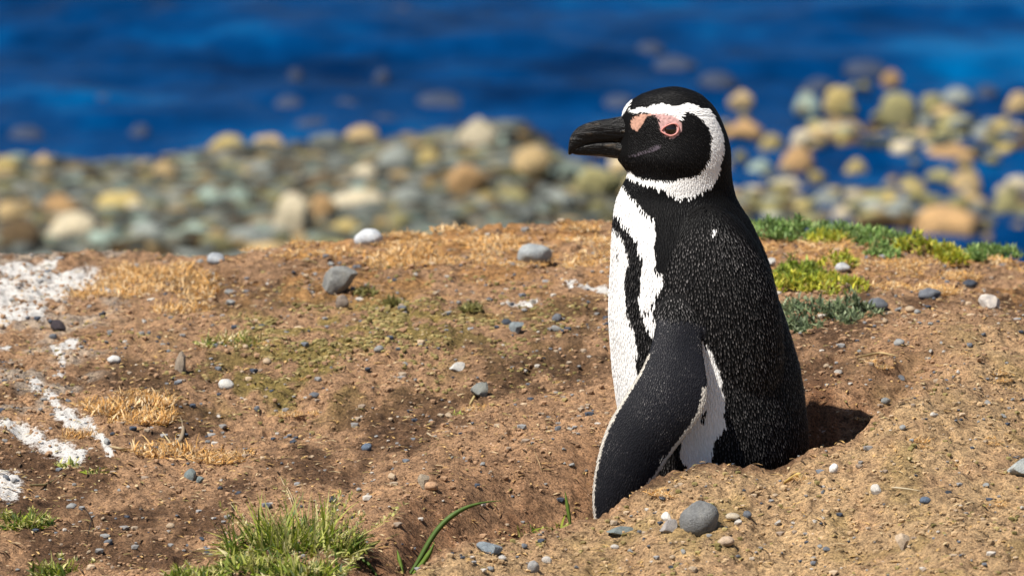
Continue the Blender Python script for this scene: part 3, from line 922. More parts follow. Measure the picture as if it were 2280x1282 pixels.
# single blades and stalks as tubes/strips
def strip(name, pts3, w0, color, label, cat, mat, fold=0.35, group=None):
    P = np.array(pts3, float)
    t = np.linspace(0, 1, len(P)); tt = np.linspace(0, 1, 24)
    # smooth resample
    Q = np.stack([np.interp(tt, t, P[:, k]) for k in range(3)], -1)
    for _ in range(6):
        Q[1:-1] = (Q[:-2] + 2 * Q[1:-1] + Q[2:]) / 4
    d = np.gradient(Q, axis=0); d /= np.linalg.norm(d, axis=1)[:, None]
    s = np.cross(d, np.array([0.25, 1.0, 0.2])); s /= np.linalg.norm(s, axis=1)[:, None] + 1e-9
    nrm = np.cross(s, d)
    wk = w0 * np.clip(np.minimum(0.55 + tt * 2, (1 - tt) * 2.2 + 0.06), 0, 1) * .5
    V = np.stack([Q - s * wk[:, None], Q + nrm * (wk * fold)[:, None], Q + s * wk[:, None], Q - nrm * (wk * 0.25 + 0.0002)[:, None]], 1).reshape(-1, 3)
    me = mesh_np(name, V, grid_faces(24, 4, True))
    set_col(me, np.tile(np.array(color), (len(V), 1)) * (0.85 + 0.3 * vnoise(V[:, 0] * 300, V[:, 2] * 300)[:, None] ** 2))
    return add(name, me, mat, label=label, cat=cat, group=group)


def px_path(pts, y0, y1):
    n_ = len(pts)
    return [at_y(u, v, y0 + (y1 - y0) * k / (n_ - 1)) for k, (u, v) in enumerate(pts)]


g0 = hit(912, 1275)
strip('wild_grass', px_path([(912, 1278), (935, 1245), (960, 1195), (990, 1158), (1030, 1130), (1075, 1117), (1118, 1114)], g0[1], g0[1] + .03), 0.0052, (0.10, 0.17, 0.03), 'long dark green grass blade arching over the trench', 'grass blade', M_grass.m)
strip('wild_grass', px_path([(920, 1278), (940, 1255), (958, 1228), (968, 1205)], g0[1] - .005, g0[1]), 0.005, (0.15, 0.24, 0.03), 'short bright blade at the base of the long arching blade', 'grass blade', M_grass.m)
strip('wild_grass', px_path([(898, 1280), (890, 1250), (884, 1222)], g0[1] - .01, g0[1]), 0.0045, (0.17, 0.26, 0.04), 'short upright green blade beside the long arching blade', 'grass blade', M_grass.m)
g1 = hit(830, 1278)
strip('wild_grass', px_path([(838, 1280), (820, 1255), (795, 1238)], g1[1], g1[1] + .01), 0.004, (0.10, 0.17, 0.03), 'thin bent blade between the grass tuft and the long blade', 'grass blade', M_grass.m)
g1 = hit(1262, 1160)
strip('wild_grass', px_path([(1270, 1168), (1264, 1130), (1258, 1092)], -0.22, -0.22), 0.0040, (0.20, 0.30, 0.05), 'upright green blade in the trench left of the flipper', 'grass blade', M_grass.m)
for k, (pts, wd, colr, lab) in enumerate([
        ([(690, 622), (720, 640), (750, 662), (768, 682)], .0028, (.45, .34, .22), 'thin dry stalk ending at the brown egg shaped stone'),
        ([(402, 935), (410, 960), (404, 985), (380, 1000), (330, 994)], .0055, (.36, .27, .17), 'curled pale root hooked on the dark soil'),
        ([(362, 968), (385, 1000), (425, 1032)], .0032, (.50, .40, .22), 'straight dry stalk lying across the curled root'),
        ([(245, 1000), (270, 1006), (300, 1004)], .0035, (.48, .36, .20), 'short flat straw stalk by the curled root'),
        ([(625, 1068), (642, 1105), (658, 1150)], .0030, (.52, .40, .22), 'thin dry stalk rising above the large grass tuft'),
        ([(66, 1085), (100, 1085), (135, 1065)], .0035, (.42, .36, .18), 'thin dry stem on soil below the white streak'),
        ([(1046, 905), (1058, 885), (1062, 868)], .0030, (.60, .46, .2), 'forked yellow stalk leaning on the pale angular stone'),
        ([(950, 968), (960, 976), (978, 980)], .0028, (.62, .5, .34), 'short cream straw on bare soil'),
        ([(770, 1232), (830, 1215), (890, 1192)], .0040, (.38, .36, .12), 'long seed stalk trailing from the grass tuft over soil'),
        ([(1190, 1010), (1200, 1035), (1207, 1055)], .0020, (.35, .23, .12), 'thin brown rootlet on the bare slope'),
        ([(1910, 800), (1960, 790), (2000, 797)], .0030, (.60, .45, .22), 'pale straw stalk on the soil behind the mound'),
        ([(2180, 700), (2200, 780), (2262, 815)], .0022, (.5, .36, .2), 'fine dry stalk on the rear soil slope'),
        ([(1985, 1090), (2010, 1092), (2050, 1098)], .0022, (.6, .5, .33), 'thin pale stalk lying on the mound crust'),
        ([(1745, 1080), (1775, 1062), (1800, 1058)], .0048, (.58, .40, .13), 'bent yellow straw on the mound before the penguin'),
        ([(640, 1090), (650, 1110), (655, 1128)], .0022, (.5, .38, .22), 'short dry stalk beside the grass tuft'),
        ([(185, 1130), (205, 1160), (190, 1215)], .0022, (.05, .03, .02), 'dark thin root hanging down the soil bank'),
        ([(515, 1120), (518, 1150), (500, 1185)], .0022, (.06, .035, .02), 'dark root in the soil behind the grass tuft')]):
    P = [hit(u, v) + np.array([0, 0, 0.0022]) for u, v in pts]
    strip('dry_stalk', P, wd, colr, lab, 'stalk', M_straw.m, fold=.6)

# olive moss crumbs on the trodden slope and the mound
n = 5200
mx = np.concatenate([rng.normal(-0.16, 0.12, 4200), rng.uniform(-0.1, .56, 1000)]); my = np.concatenate([rng.normal(0.74, 0.17, 4200), rng.uniform(-.7, .1, 1000)])
ok = (vnoise(mx * 22, my * 12, seed=17) > 0.1) & ((np.arange(n) < 4200) | (my < np.interp(mx, LIP[:, 0], LIP[:, 1]) - .02))
mx, my = mx[ok], my[ok]; n = len(mx)
sc_ = rng.uniform(0.0010, 0.0026, n)
pal = np.array([(.20, .165, .065), (.25, .20, .08), (.15, .12, .045), (.30, .23, .10)])
scatter_mesh('moss', (icoV, icoF), np.stack([mx, my, terrain(mx, my)], -1), np.stack([sc_ * 1.3, sc_ * 1.2, sc_], -1), rng.uniform(0, 6, n), pal[rng.integers(0, 4, n)] * rng.uniform(.7, 1.25, (n, 1)), M_crumb.m,
             label='olive moss crumbs growing over the soil', cat='moss', kind='stuff', smooth=False)

# straw fibres too small to pick apart
n = 8000
pts = strew(n)
fib = np.array([[-1, -.12, 0], [-1, .12, 0], [0, .16, .22], [0, -.16, .22], [1, -.05, .05], [1, .05, .05]], float)
fibF = np.array([[0, 3, 2, 1], [3, 4, 5, 2]])
L_ = rng.uniform(0.0015, 0.0065, n)
pal = np.array([(.62, .40, .16), (.52, .32, .11), (.3, .18, .08), (.6, .46, .26), (.14, .09, .05), (.3, .24, .08)])
scatter_mesh('straw_fibres', (fib, fibF), pts + np.array([0, 0, .0012]), np.stack([L_, rng.uniform(0.003, 0.009, n), L_ * .8], -1), rng.uniform(0, 6.28, n), pal[rng.integers(0, len(pal), n)], M_straw.m,
             label='fine bits of straw and rootlets littering the soil', cat='straw litter', kind='stuff')

# cushion plants at the rear right
def cushion(u, v, wpx, hpx, n, cols, label, seed, group='leafy cushion plants behind the penguin'):
    p = hit(u, v)
    s = PX(p)
    rx, ry, rz_ = wpx * s * .66, wpx * s * .8, hpx * s * 1.6
    r = np.random.default_rng(seed)
    parts = []
    a = r.uniform(0, 6.28, n); rr = np.sqrt(r.random(n))
    lx, ly = rr * np.cos(a), rr * np.sin(a)
    bump = 0.55 + 0.45 * vnoise(lx * 3.2 + seed, ly * 3.2, seed=seed)
    lz = rz_ * (1 - rr ** 2.2) * np.clip(bump, .12, 1.2) * r.uniform(.45, 1.05, n)
    keep = (vnoise(lx * 2.4, ly * 2.4, seed=seed + 3) > -0.45) | (rr < .4)
    lx, ly, lz = lx[keep], ly[keep], lz[keep]
    m_ = len(lx)
    V, F, C = blades(m_ * 3, 1e-5, (0.005, 0.0115), (0.0020, 0.0042), (0.75, .4), cols, seed, 2, 1, 1, .5)
    off = np.repeat(np.stack([lx * rx, ly * ry, lz], -1), 3 * 6, axis=0)
    V = V + off
    C = C * np.repeat(r.uniform(.6, 1.25, m_), 18)[:, None]
    return put('cushion_plant', clump_mesh('cushion_plant', [(V, F, C)], M_grass.m), p, 1.0, label, 'plant', group, rz=0)


GG = [(.20, .25, .12), (.14, .19, .09), (.28, .33, .18), (.07, .10, .045)]
LIME = [(.34, .38, .035), (.46, .44, .04), (.22, .28, .03), (.56, .48, .07)]
GRN = [(.15, .26, .06), (.21, .33, .09), (.09, .15, .04), (.30, .40, .12)]
cushion(1800, 715, 170, 42, 420, GG, 'grey green cushion plant touching the penguin back', 700)
cushion(1895, 700, 110, 34, 260, GG, 'grey green cushion plant beside the dark blue stone', 701)
cushion(1755, 738, 70, 26, 140, GG, 'small grey green cushion tucked against the penguin back', 702)
cushion(1850, 640, 130, 22, 300, LIME, 'yellow lime plant mat above the grey green cushions', 703)
cushion(1760, 640, 110, 26, 260, LIME, 'lime green plant mat next to the penguin back', 704)
cushion(1780, 612, 90, 30, 220, [(.22, .29, .03), (.15, .21, .02), (.3, .34, .05)], 'bright lime cushion standing above the yellow mat', 705)
cushion(1865, 590, 70, 26, 170, LIME, 'small lime cushion alone in the straw', 706)
cushion(1965, 570, 60, 18, 130, GRN, 'small green cushion in the straw near the rim', 707)
for k, (u, v, w_, h_) in enumerate([(1715, 518, 110, 22), (1790, 522, 120, 28), (1880, 530, 120, 30), (1960, 540, 110, 26)]):
    cushion(u, v, w_, h_, 300, GRN, 'dark green leafy plant in the row along the rim', 710 + k, 'green plants along the rim')
for k, (u, v, w_, h_) in enumerate([(1840, 534, 70, 12), (2040, 556, 80, 30), (2105, 572, 70, 22), (2120, 582, 60, 16)]):
    cushion(u, v, w_, h_, 190, LIME, 'lime green cushion at the rim in front of the boulder', 720 + k, 'lime cushions along the rim')
for k, (u, v, w_, h_) in enumerate([(2190, 562, 60, 14), (2230, 570, 70, 18), (2285, 574, 80, 22), (2170, 578, 40, 10)]):
    cushion(u, v, w_, h_, 170, GRN, 'green leafy tuft on the rim beyond the cream stone', 730 + k, 'green tufts at the rim end')
for k, (u, v) in enumerate([(880, 680), (815, 655), (1050, 690)]):
    cushion(u, v, 40, 10, 60, [(.17, .16, .05), (.25, .22, .07)], 'tiny olive moss cushion on the trodden slope', 740 + k, 'moss cushions on the slope')

# ------------------------------------------------------------------ penguin
SL = np.array([  # v, left, right, half width (m)
    (194.0, 1500, 1502, .0010), (196, 1484, 1515, .0085), (199, 1466, 1529, .0130), (204, 1447, 1545, .0175), (212, 1425, 1562, .0212), (223, 1404, 1577, .0250), (236, 1392, 1588, .0280), (250, 1385, 1598, .0300),
    (274, 1382, 1609, .0322), (303, 1380, 1620, .0335), (325, 1376, 1626, .0340), (345, 1371, 1628, .0340), (356, 1374, 1628, .0336), (367, 1383, 1628, .0332), (378, 1395, 1628, .0328), (386, 1399, 1629, .0325), (396, 1394, 1630, .0328), (417, 1384, 1633, .0345),
    (440, 1374, 1639, .0375), (465, 1368, 1652, .0415), (482, 1366, 1665, .0455), (513, 1363, 1682, .0520), (544, 1361, 1691, .0580), (581, 1360, 1702, .0630), (620, 1358, 1714, .0670), (654, 1356, 1728, .0700), (693, 1355, 1743, .0730),
    (730, 1356, 1755, .0755), (766, 1359, 1766, .0775), (819, 1363, 1781, .0800), (880, 1371, 1791, .0820), (930, 1379, 1796, .0830), (980, 1388, 1800, .0830), (1020, 1396, 1799, .0820), (1070, 1410, 1790, .0790), (1130, 1435, 1768, .0720), (1200, 1478, 1730, .0570), (1245, 1530, 1690, .0380), (1262, 1580, 1650, .0150)])
vv = []
for a_, b_ in zip(SL[:-1, 0], SL[1:, 0]):
    vv += list(np.linspace(a_, b_, max(2, int((b_ - a_) / 4)), endpoint=False))
vv.append(SL[-1, 0])
vv = np.array(vv)


def smooth_interp(k):
    a = np.interp(vv, SL[:, 0], SL[:, k])
    for _ in range(5):
        b = a.copy()
        b[1:-1] = (a[:-2] + 2 * a[1:-1] + a[2:]) / 4
        far = vv > 215
        a = np.where(far, b, a)
    return a


xl, xr, hw = smooth_interp(1), smooth_interp(2), smooth_interp(3)
PL = at_y(xl, vv, np.zeros(len(vv))); PR = at_y(xr, vv, np.zeros(len(vv)))
NA = 96
th = np.linspace(0, 2 * np.pi, NA, endpoint=False)
cxs = (PL[:, 0] + PR[:, 0]) / 2; hx = (PR[:, 0] - PL[:, 0]) / 2
egg = np.interp(vv, [194, 230, 360, 410, 480, 700], [.05, .22, .22, .05, .0, -.06])
ct, st_ = np.cos(th), np.sin(th)
BV = np.zeros((len(vv), NA, 3))
BV[:, :, 0] = cxs[:, None] + hx[:, None] * ct[None]
BV[:, :, 1] = hw[:, None] * st_[None] * (1 + egg[:, None] * ct[None])
BV[:, :, 2] = ((PL[:, 2] + PR[:, 2]) / 2)[:, None]
# cheeks bulge over the throat, neck recedes under them
cheek = np.exp(-((BV[:, :, 0] - at_y(1490, 350, 0 * 1.0 + np.array(0.0))[0]) / .030) ** 2) * np.exp(-((vv - 345) / 34) ** 2)[:, None]
BV[:, :, 1] *= 1 + 0.10 * cheek
neckin = np.exp(-((vv - 432) / 22) ** 2)[:, None]
BV[:, :, 1] *= 1 - 0.07 * neckin
body_shells = [(BV.reshape(-1, 3), [grid_faces(len(vv), NA, True)])]
nv_ = len(vv) * NA


def close(shell_v, nr, nc):
    v = np.concatenate([shell_v, [shell_v[:nc].mean(0)], [shell_v[(nr - 1) * nc:].mean(0)]])
    i = np.arange(nc); j = (i + 1) % nc
    a = np.full(nc, nr * nc); b = np.full(nc, nr * nc + 1)
    tri = np.concatenate([np.stack([a, j, i], -1), np.stack([b, (nr - 1) * nc + i, (nr - 1) * nc + j], -1)])
    return v, [grid_faces(nr, nc, True), tri]


shells = [close(BV.reshape(-1, 3), len(vv), NA)]


def ellipsoid(c, r, rot=None):
    t = np.linspace(0.02, np.pi - .02, 24); p = np.linspace(0, 2 * np.pi, 36, endpoint=False)
    T, Pp = np.meshgrid(t, p, indexing='ij')
    V = np.stack([np.sin(T) * np.cos(Pp) * r[0], np.sin(T) * np.sin(Pp) * r[1], np.cos(T) * r[2]], -1).reshape(-1, 3)
    if rot is not None:
        V = V @ np.array(Matrix.Rotation(rot, 3, 'Y')).T
    return close(V + np.array(c), 24, 36)


sh = at_y(1600, 745, -0.03)
for s in (-1, 1):
    shells.append(ellipsoid((sh[0], s * 0.037, sh[2]), (0.062, 0.0415, 0.128), rot=-0.10))

# flippers: leading edge, trailing edge, depth of the two
FL = [((1492, 590), (1628, 560), -.040, -.042, .016), ((1482, 640), (1605, 640), -.054, -.056, .018), ((1464, 700), (1565, 712), -.071, -.070, .018), ((1452, 770), (1562, 772), -.088, -.084, .015),
      ((1424, 832), (1574, 830), -.103, -.101, .0105), ((1388, 885), (1578, 880), -.112, -.108, .010), ((1360, 930), (1566, 922), -.118, -.112, .0095), ((1341, 975), (1534, 965), -.122, -.115, .009), ((1329, 1020), (1496, 1010), -.125, -.117, .0085),
      ((1321, 1065), (1466, 1055), -.127, -.119, .008), ((1318, 1110), (1440, 1100), -.128, -.121, .0075), ((1320, 1145), (1412, 1140), -.128, -.122, .0065), ((1327, 1172), (1385, 1170), -.127, -.124, .005), ((1342, 1185), (1362, 1185), -.126, -.125, .0025)]


def flipper_shell(side, du=0.0):
    Lp = np.array([at_y(l[0], l[1], a) for l, t, a, b, k in FL]); Tp = np.array([at_y(t[0], t[1], b) for l, t, a, b, k in FL]); K = np.array([k for *_, k in FL])
    s0 = np.linspace(0, 1, len(FL)); s1 = np.linspace(0, 1, 70)
    def rs(A):
        Q = np.stack([np.interp(s1, s0, A[:, k]) for k in range(3)], -1)
        for _ in range(6):
            Q[1:-1] = (Q[:-2] + 2 * Q[1:-1] + Q[2:]) / 4
        return Q
    Lq, Tq, Kq = rs(Lp), rs(Tp), np.interp(s1, s0, K)
    if du:
        sw = sstep(0.1, 0.9, s1) * du
        Lq[:, 0] += sw; Tq[:, 0] += sw
    m = 40
    ph = np.linspace(0, 2 * np.pi, m, endpoint=False)
    c_ = 0.5 - 0.5 * np.cos(ph)              # 0 leading .. 1 trailing
    prof = np.sin(ph)
    thick = np.abs(prof) ** 0.75 * np.sign(prof) * (1.0 - 0.45 * c_)
    ctr = Lq[:, None] * (1 - c_)[None, :, None] + Tq[:, None] * c_[None, :, None]
    ax = np.gradient((Lq + Tq) / 2, axis=0)
    nr = np.cross(ax, Tq - Lq); nr /= np.linalg.norm(nr, axis=1)[:, None]
    V = ctr + nr[:, None, :] * (thick[None, :, None] * (Kq * .5)[:, None, None])
    V[:, :, 1] -= (0.006 * np.sin(np.pi * c_))[None] * np.sin(np.pi * np.clip(s1, 0, 1))[:, None]
    if side > 0:
        V[:, :, 1] *= -1
    info = np.stack([np.repeat(s1, m), np.tile(c_, len(s1))], -1)
    wid = np.repeat(np.linalg.norm(Tq - Lq, axis=1), m)
    axd = np.repeat(ax / np.linalg.norm(ax, axis=1)[:, None], m, axis=0)
    return V.reshape(-1, 3), 70, m, info, wid, axd


fl_pts, fl_info, fl_wid, fl_ax = [], [], [], []
for side, du in ((-1, 0.0), (1, 0.13)):
    V, nr_, nc_, info, wid, axd = flipper_shell(side, du)
    shells.append(close(V, nr_, nc_))
    fl_pts.append(V); fl_info.append(info); fl_wid.append(wid); fl_ax.append(axd)
fl_pts = np.concatenate(fl_pts); fl_info = np.concatenate(fl_info); fl_wid = np.concatenate(fl_wid); fl_ax = np.concatenate(fl_ax)

SV, SF4, SF3, off = [], [], [], 0
for v_, (f4, f3) in shells:
    SV.append(v_); SF4.append(f4 + off); SF3.append(f3 + off); off += len(v_)
raw = mesh_np('raw_body', np.concatenate(SV), [np.concatenate(SF4), np.concatenate(SF3)])
ro = bpy.data.objects.new('raw_body', raw)
COL.objects.link(ro)
bmx = bmesh.new(); bmx.from_mesh(raw); bmesh.ops.recalc_face_normals(bmx, faces=bmx.faces); bmx.to_mesh(raw); bmx.free()
md = ro.modifiers.new('r', 'REMESH'); md.mode = 'VOXEL'; md.voxel_size = 0.0013
ms = ro.modifiers.new('s', 'SMOOTH'); ms.factor = 0.5; ms.iterations = 7
dg = bpy.context.evaluated_depsgraph_get()
body_me = bpy.data.meshes.new_from_object(ro.evaluated_get(dg))
body_me.name = 'penguin_body'
bpy.data.objects.remove(ro); bpy.data.meshes.remove(raw)
nV = len(body_me.vertices)
bv = np.empty(nV * 3, np.float32); body_me.vertices.foreach_get('co', bv); bv = bv.reshape(-1, 3).astype(float)
bn_ = np.empty(nV * 3, np.float32); body_me.vertices.foreach_get('normal', bn_); bn_ = bn_.reshape(-1, 3).astype(float)

kd = KDTree(len(fl_pts))
for i_, p in enumerate(fl_pts):
    kd.insert(p, i_)
kd.balance()


def flip_info(P):
    """flipper membership, s, c, width, axis for each point"""
    n_ = len(P)
    isf = np.zeros(n_, bool); S = np.zeros(n_); C_ = np.zeros(n_); Wd = np.ones(n_); A = np.zeros((n_, 3)); A[:, 2] = -1
    cand = np.where((np.abs(P[:, 1]) > 0.05) & (P[:, 2] < 0.06))[0]
    for i in cand:
        _, j, d = kd.find(P[i])
        if d < 0.0036 and fl_info[j, 0] > 0.17:
            isf[i] = True
            S[i], C_[i] = fl_info[j]
            Wd[i] = fl_wid[j]; A[i] = fl_ax[j]
    return isf, S, C_, Wd, A


def Zp(pts):  # head chart in the enlarged sketch -> side chart
    return [(1240 + a / 4.135, 170 + b / 4.135) for a, b in pts]


HEAD_WHITE = Zp([(640, 300), (690, 318), (800, 290), (900, 270), (1000, 265), (1080, 282), (1190, 258), (1300, 285), (1390, 300), (1440, 370), (1480, 440), (1520, 540), (1535, 650), (1510, 760), (1500, 870), (1460, 960), (1400, 1030), (1330, 1080), (1200, 1120), (1100, 1105), (1000, 1060), (900, 1020), (800, 995), (730, 965), (660, 940), (560, 900), (560, 860),
                 (655, 868), (720, 920), (800, 955), (900, 967), (1050, 962), (1150, 945), (1280, 920), (1350, 850), (1400, 760), (1412, 650), (1405, 540), (1370, 460), (1300, 385), (1235, 355), (1190, 328), (1150, 360), (1140, 410), (1100, 392), (1050, 372), (950, 352), (830, 352), (760, 345), (690, 350), (640, 330)])
FORE_WHITE = Zp([(560, 385), (590, 330), (635, 262), (680, 205), (695, 210), (665, 258), (640, 300), (622, 335), (590, 385)])
PEACH = Zp([(672, 405), (705, 378), (760, 360), (850, 350), (900, 352), (860, 366), (825, 372), (805, 410), (795, 430), (765, 475), (735, 512), (690, 490), (668, 460)])
PINK = Zp([(860, 352), (950, 350), (1050, 370), (1100, 390), (1140, 440), (1150, 490), (1115, 550), (1060, 580), (1000, 560), (960, 520), (930, 480), (925, 400)])
GAPE = Zp([(650, 744), (720, 716), (820, 680), (900, 640), (950, 632), (955, 655), (920, 684), (820, 712), (720, 740), (655, 752)])
CHEST_WHITE = [(1300, 424), (1386, 414), (1392, 420), (1407, 443), (1429, 467), (1454, 488), (1460, 516), (1460, 572), (1461, 606), (1476, 609), (1474, 628), (1465, 651), (1457, 665), (1455, 699), (1470, 735), (1535, 742), (1562, 752), (1590, 790), (1604, 830), (1610, 880), (1616, 935), (1606, 962), (1590, 985), (1582, 1010), (1578, 1090), (1570, 1300), (1300, 1300)]
BAND = [(1300, 480), (1364, 477), (1370, 471), (1390, 499), (1404, 525), (1423, 536), (1418, 550), (1426, 572), (1436, 584), (1433, 598), (1426, 617), (1423, 634), (1426, 657), (1423, 679), (1432, 707), (1446, 730), (1462, 790), (1490, 880), (1518, 975), (1512, 1020), (1530, 1032), (1530, 1300),
        (1470, 1300), (1455, 1060), (1440, 950), (1430, 880), (1420, 815), (1412, 797), (1418, 777), (1415, 752), (1406, 721), (1398, 699), (1397, 673), (1391, 651), (1392, 628), (1390, 606), (1401, 595), (1401, 578), (1390, 547), (1378, 522), (1367, 502), (1300, 506)]


def inpoly(poly, u, v):
    c = np.zeros(len(u), bool)
    n_ = len(poly)
    for i in range(n_):
        x1, y1 = poly[i]; x2, y2 = poly[(i + 1) % n_]
        if y1 == y2:
            continue
        cond = ((y1 > v) != (y2 > v)) & (u < (x2 - x1) * (v - y1) / (y2 - y1) + x1)
        c ^= cond
    return c


BLACK = np.array([0.0026, 0.0024, 0.0026]); WHT = np.array([0.80, 0.785, 0.76])


def side_chart(P):
    k = 2280 / 0.996 * DIST / (DIST - np.abs(P[:, 1]) * CP)
    return 1140 + P[:, 0] * k, 641 - (P[:, 2] * CP - np.abs(P[:, 1]) * SP) * k


def plumage(P, isf, S, C_, Wd, jit=1.0):
    u, v = side_chart(P)
    fz = fbm(u / 9.0, v / 16.0, seed=201, octaves=2) * 4.0 * jit
    fz2 = fbm(u / 9.0, v / 16.0, seed=211, octaves=2) * 4.0 * jit
    hj = np.where(v < 440, 0.35, 1.0)
    uj, vj = u + fz * hj, v + fz2 * 1.5 * hj
    col = np.tile(BLACK, (len(P), 1))
    code = np.zeros(len(P), int)           # 0 black 1 white 2 bare skin
    white = inpoly(CHEST_WHITE, uj, vj) & (v > 405) & ~inpoly(BAND, uj, vj)
    spots = [(1567, 920, 9, 10), (1534, 950, 9, 7), (1378, 565, 3, 5), (1368, 640, 2.5, 4), (1450, 680, 4, 12), (1438, 690, 4, 10)]
    for a, b, ra, rb in spots:
        white &= ~(((uj - a) / ra) ** 2 + ((vj - b) / rb) ** 2 < 1)
    white |= ((u - 1592) / 8) ** 2 + ((v - 517 + 3 * np.sin(u / 4)) / 3.5) ** 2 < 1
    white |= inpoly(HEAD_WHITE, uj, vj) | inpoly(FORE_WHITE, u + fz * .2, v)
    col[white] = WHT
    code[white] = 1
    for poly, cc in ((PEACH, (0.46, 0.26, 0.19)), (PINK, (0.50, 0.30, 0.28)), (GAPE, (0.075, 0.062, 0.075))):
        m_ = inpoly(poly, u + fz * .06, v + fz2 * .06)
        col[m_] = np.array(cc) * (1 + 0.35 * vnoise(u[m_] / 3.5, v[m_] / 3.5, seed=5)[:, None])
        code[m_] = 2
    bare = (u < 1396) & (v > 250) & (v < 352) & (code != 1)
    code[bare & (code == 0)] = 3
    if isf.any():
        e_l = C_ * Wd; e_t = (1 - C_) * Wd
        edge = ((e_l < 0.0026) & (S > 0.25)) | ((e_t < 0.0062 + .0010 * fz / 4) & (S > .36))
        col[isf] = np.array([0.0110, 0.0112, 0.0145]); code[isf] = 4  # flipper black with its bluish sheen put into the colour
        m_ = isf & edge
        col[m_] = np.array([0.50, 0.46, 0.40]); code[m_] = 5
    return col, code, u, v


isf, S_, C__, Wd_, Ax_ = flip_info(bv)
bcol, bcode, bu, bvv = plumage(bv, isf, S_, C__, Wd_)
set_col(body_me, bcol)
body_me.materials.clear()
body_me.materials.append(M_body.m)
body_me.polygons.foreach_set('use_smooth', np.ones(len(body_me.polygons), bool))
penguin = bpy.data.objects.new('penguin', None)
COL.objects.link(penguin)
foot = at_y(1590, 1262, 0.0)
penguin.location = tuple(foot)
penguin['label'] = 'black and white penguin standing in a burrow in front of the sea'
penguin['category'] = 'penguin'
bpy.context.view_layer.update()


def pen(name, me, mat, parent=None, label=None, kind=None):
    """part of the penguin; mesh given in world metres"""
    root = parent or penguin
    me.transform(Matrix.Translation(-Vector(foot)))
    o = add(name, me, mat, root, label=label, kind=kind)
    return o


tris = np.array([t.vertices[:] for t in (body_me.calc_loop_triangles() or body_me.loop_triangles)], np.int64)
bvh = BVHTree.FromPolygons([tuple(p) for p in bv], [tuple(t) for t in tris])


def body_hit(u, v, far=False):
    d = ray(u, v)
    h = bvh.ray_cast(Vector(CAM), Vector(d).normalized())
    return h[0], h[1]


pen('body', body_me, M_body.m)

# ---- feathers
a_, b_, c_ = bv[tris[:, 0]], bv[tris[:, 1]], bv[tris[:, 2]]
area = 0.5 * np.linalg.norm(np.cross(b_ - a_, c_ - a_), axis=1)
NC = 400000
ti = rng.choice(len(tris), NC, p=area / area.sum())
r1 = np.sqrt(rng.random(NC)); r2 = rng.random(NC)
w0, w1_, w2_ = 1 - r1, r1 * (1 - r2), r1 * r2
FP = a_[ti] * w0[:, None] + b_[ti] * w1_[:, None] + c_[ti] * w2_[:, None]
FN = bn_[tris[ti, 0]] * w0[:, None] + bn_[tris[ti, 1]] * w1_[:, None] + bn_[tris[ti, 2]] * w2_[:, None]
FN /= np.linalg.norm(FN, axis=1)[:, None]
f_is = isf[tris[ti, 0]]
fu, fv = side_chart(FP)
headw = 1 - sstep(395, 470, fv)
spacing = np.where(f_is, 0.0015, 0.0023 * (1 - headw) + 0.0014 * headw)
# dart throwing on a hash grid
cell = 0.0027
keep = np.zeros(NC, bool)
gridd = {}
ic = np.floor(FP / cell).astype(int)
FPl = FP.tolist(); sp2 = (spacing ** 2).tolist(); icl = ic.tolist(); vis = (FP[:, 2] > -0.25).tolist()
for i in range(NC):
    if not vis[i]:
        continue
    cx_, cy_, cz_ = icl[i]
    px_, py_, pz_ = FPl[i]
    s2 = sp2[i]
    ok = True
    for dx in (-1, 0, 1):
        for dy in (-1, 0, 1):
            for dz in (-1, 0, 1):
                L = gridd.get((cx_ + dx, cy_ + dy, cz_ + dz))
                if L:
                    for q in L:
                        if (q[0] - px_) ** 2 + (q[1] - py_) ** 2 + (q[2] - pz_) ** 2 < s2:
                            ok = False
                            break
                if not ok:
                    break
            if not ok:
                break
        if not ok:
            break
    if ok:
        keep[i] = True
        gridd.setdefault((cx_, cy_, cz_), []).append(FPl[i])
FP, FN, f_is, ti, headw = FP[keep], FN[keep], f_is[keep], ti[keep], headw[keep]
fi, fS, fC, fW, fA = flip_info(FP)
fcol, fcode, fu, fv = plumage(FP, fi, fS, fC, fW, jit=1.15)
ok = (fcode != 2) & (fcode != 3)
FP, FN, headw, fi, fS, fC, fW, fA, fcol, fcode, fu, fv = [q[ok] for q in (FP, FN, headw, fi, fS, fC, fW, fA, fcol, fcode, fu, fv)]
n = len(FP)
# lie of the feathers: back over the head, down the body, along the flipper
flow = np.zeros((n, 3))
hb = 1 - sstep(300, 420, fv)
flow[:, 0] = 0.95 * hb + 0.10 * (1 - hb)
flow[:, 2] = -0.75 * hb - 1.0 * (1 - hb) + 0.75 * hb * (fv < 260)
flow[fi] = fA[fi]
flow += rng.normal(0, 0.09, (n, 3))
flow -= FN * (flow * FN).sum(1)[:, None]
flow /= np.linalg.norm(flow, axis=1)[:, None] + 1e-9
side_ = np.cross(FN, flow)
wh = (fcode == 1)
ln = np.where(fi, 0.0028, 0.0056 * (1 - headw) + 0.0032 * headw) * rng.uniform(.8, 1.2, n)
ln = np.where(wh & ~fi, ln * 1.15, ln)
wd = np.where(fi, 0.0007, 0.00085 * (1 - headw) + 0.00065 * headw)
wd = np.where(wh & ~fi, wd * 1.1, wd)
lift = rng.normal(0.15, 0.06, n).clip(0.02, .4)
lift = np.where(wh, lift * 0.4, lift)
lift = np.where(fi, lift * 0.55, lift)
hump = np.interp(fu, [1440, 1460, 1480, 1500, 1530, 1590, 1640, 1680, 1720], [640, 620, 590, 540, 502, 484, 505, 545, 600])
lift = np.where((fcode == 0) & (fv < hump) & ~inpoly(BAND, fu, fv), lift * 0.35, lift)
edge_f = fcode == 5
lift = np.where(edge_f, 0.16, lift)
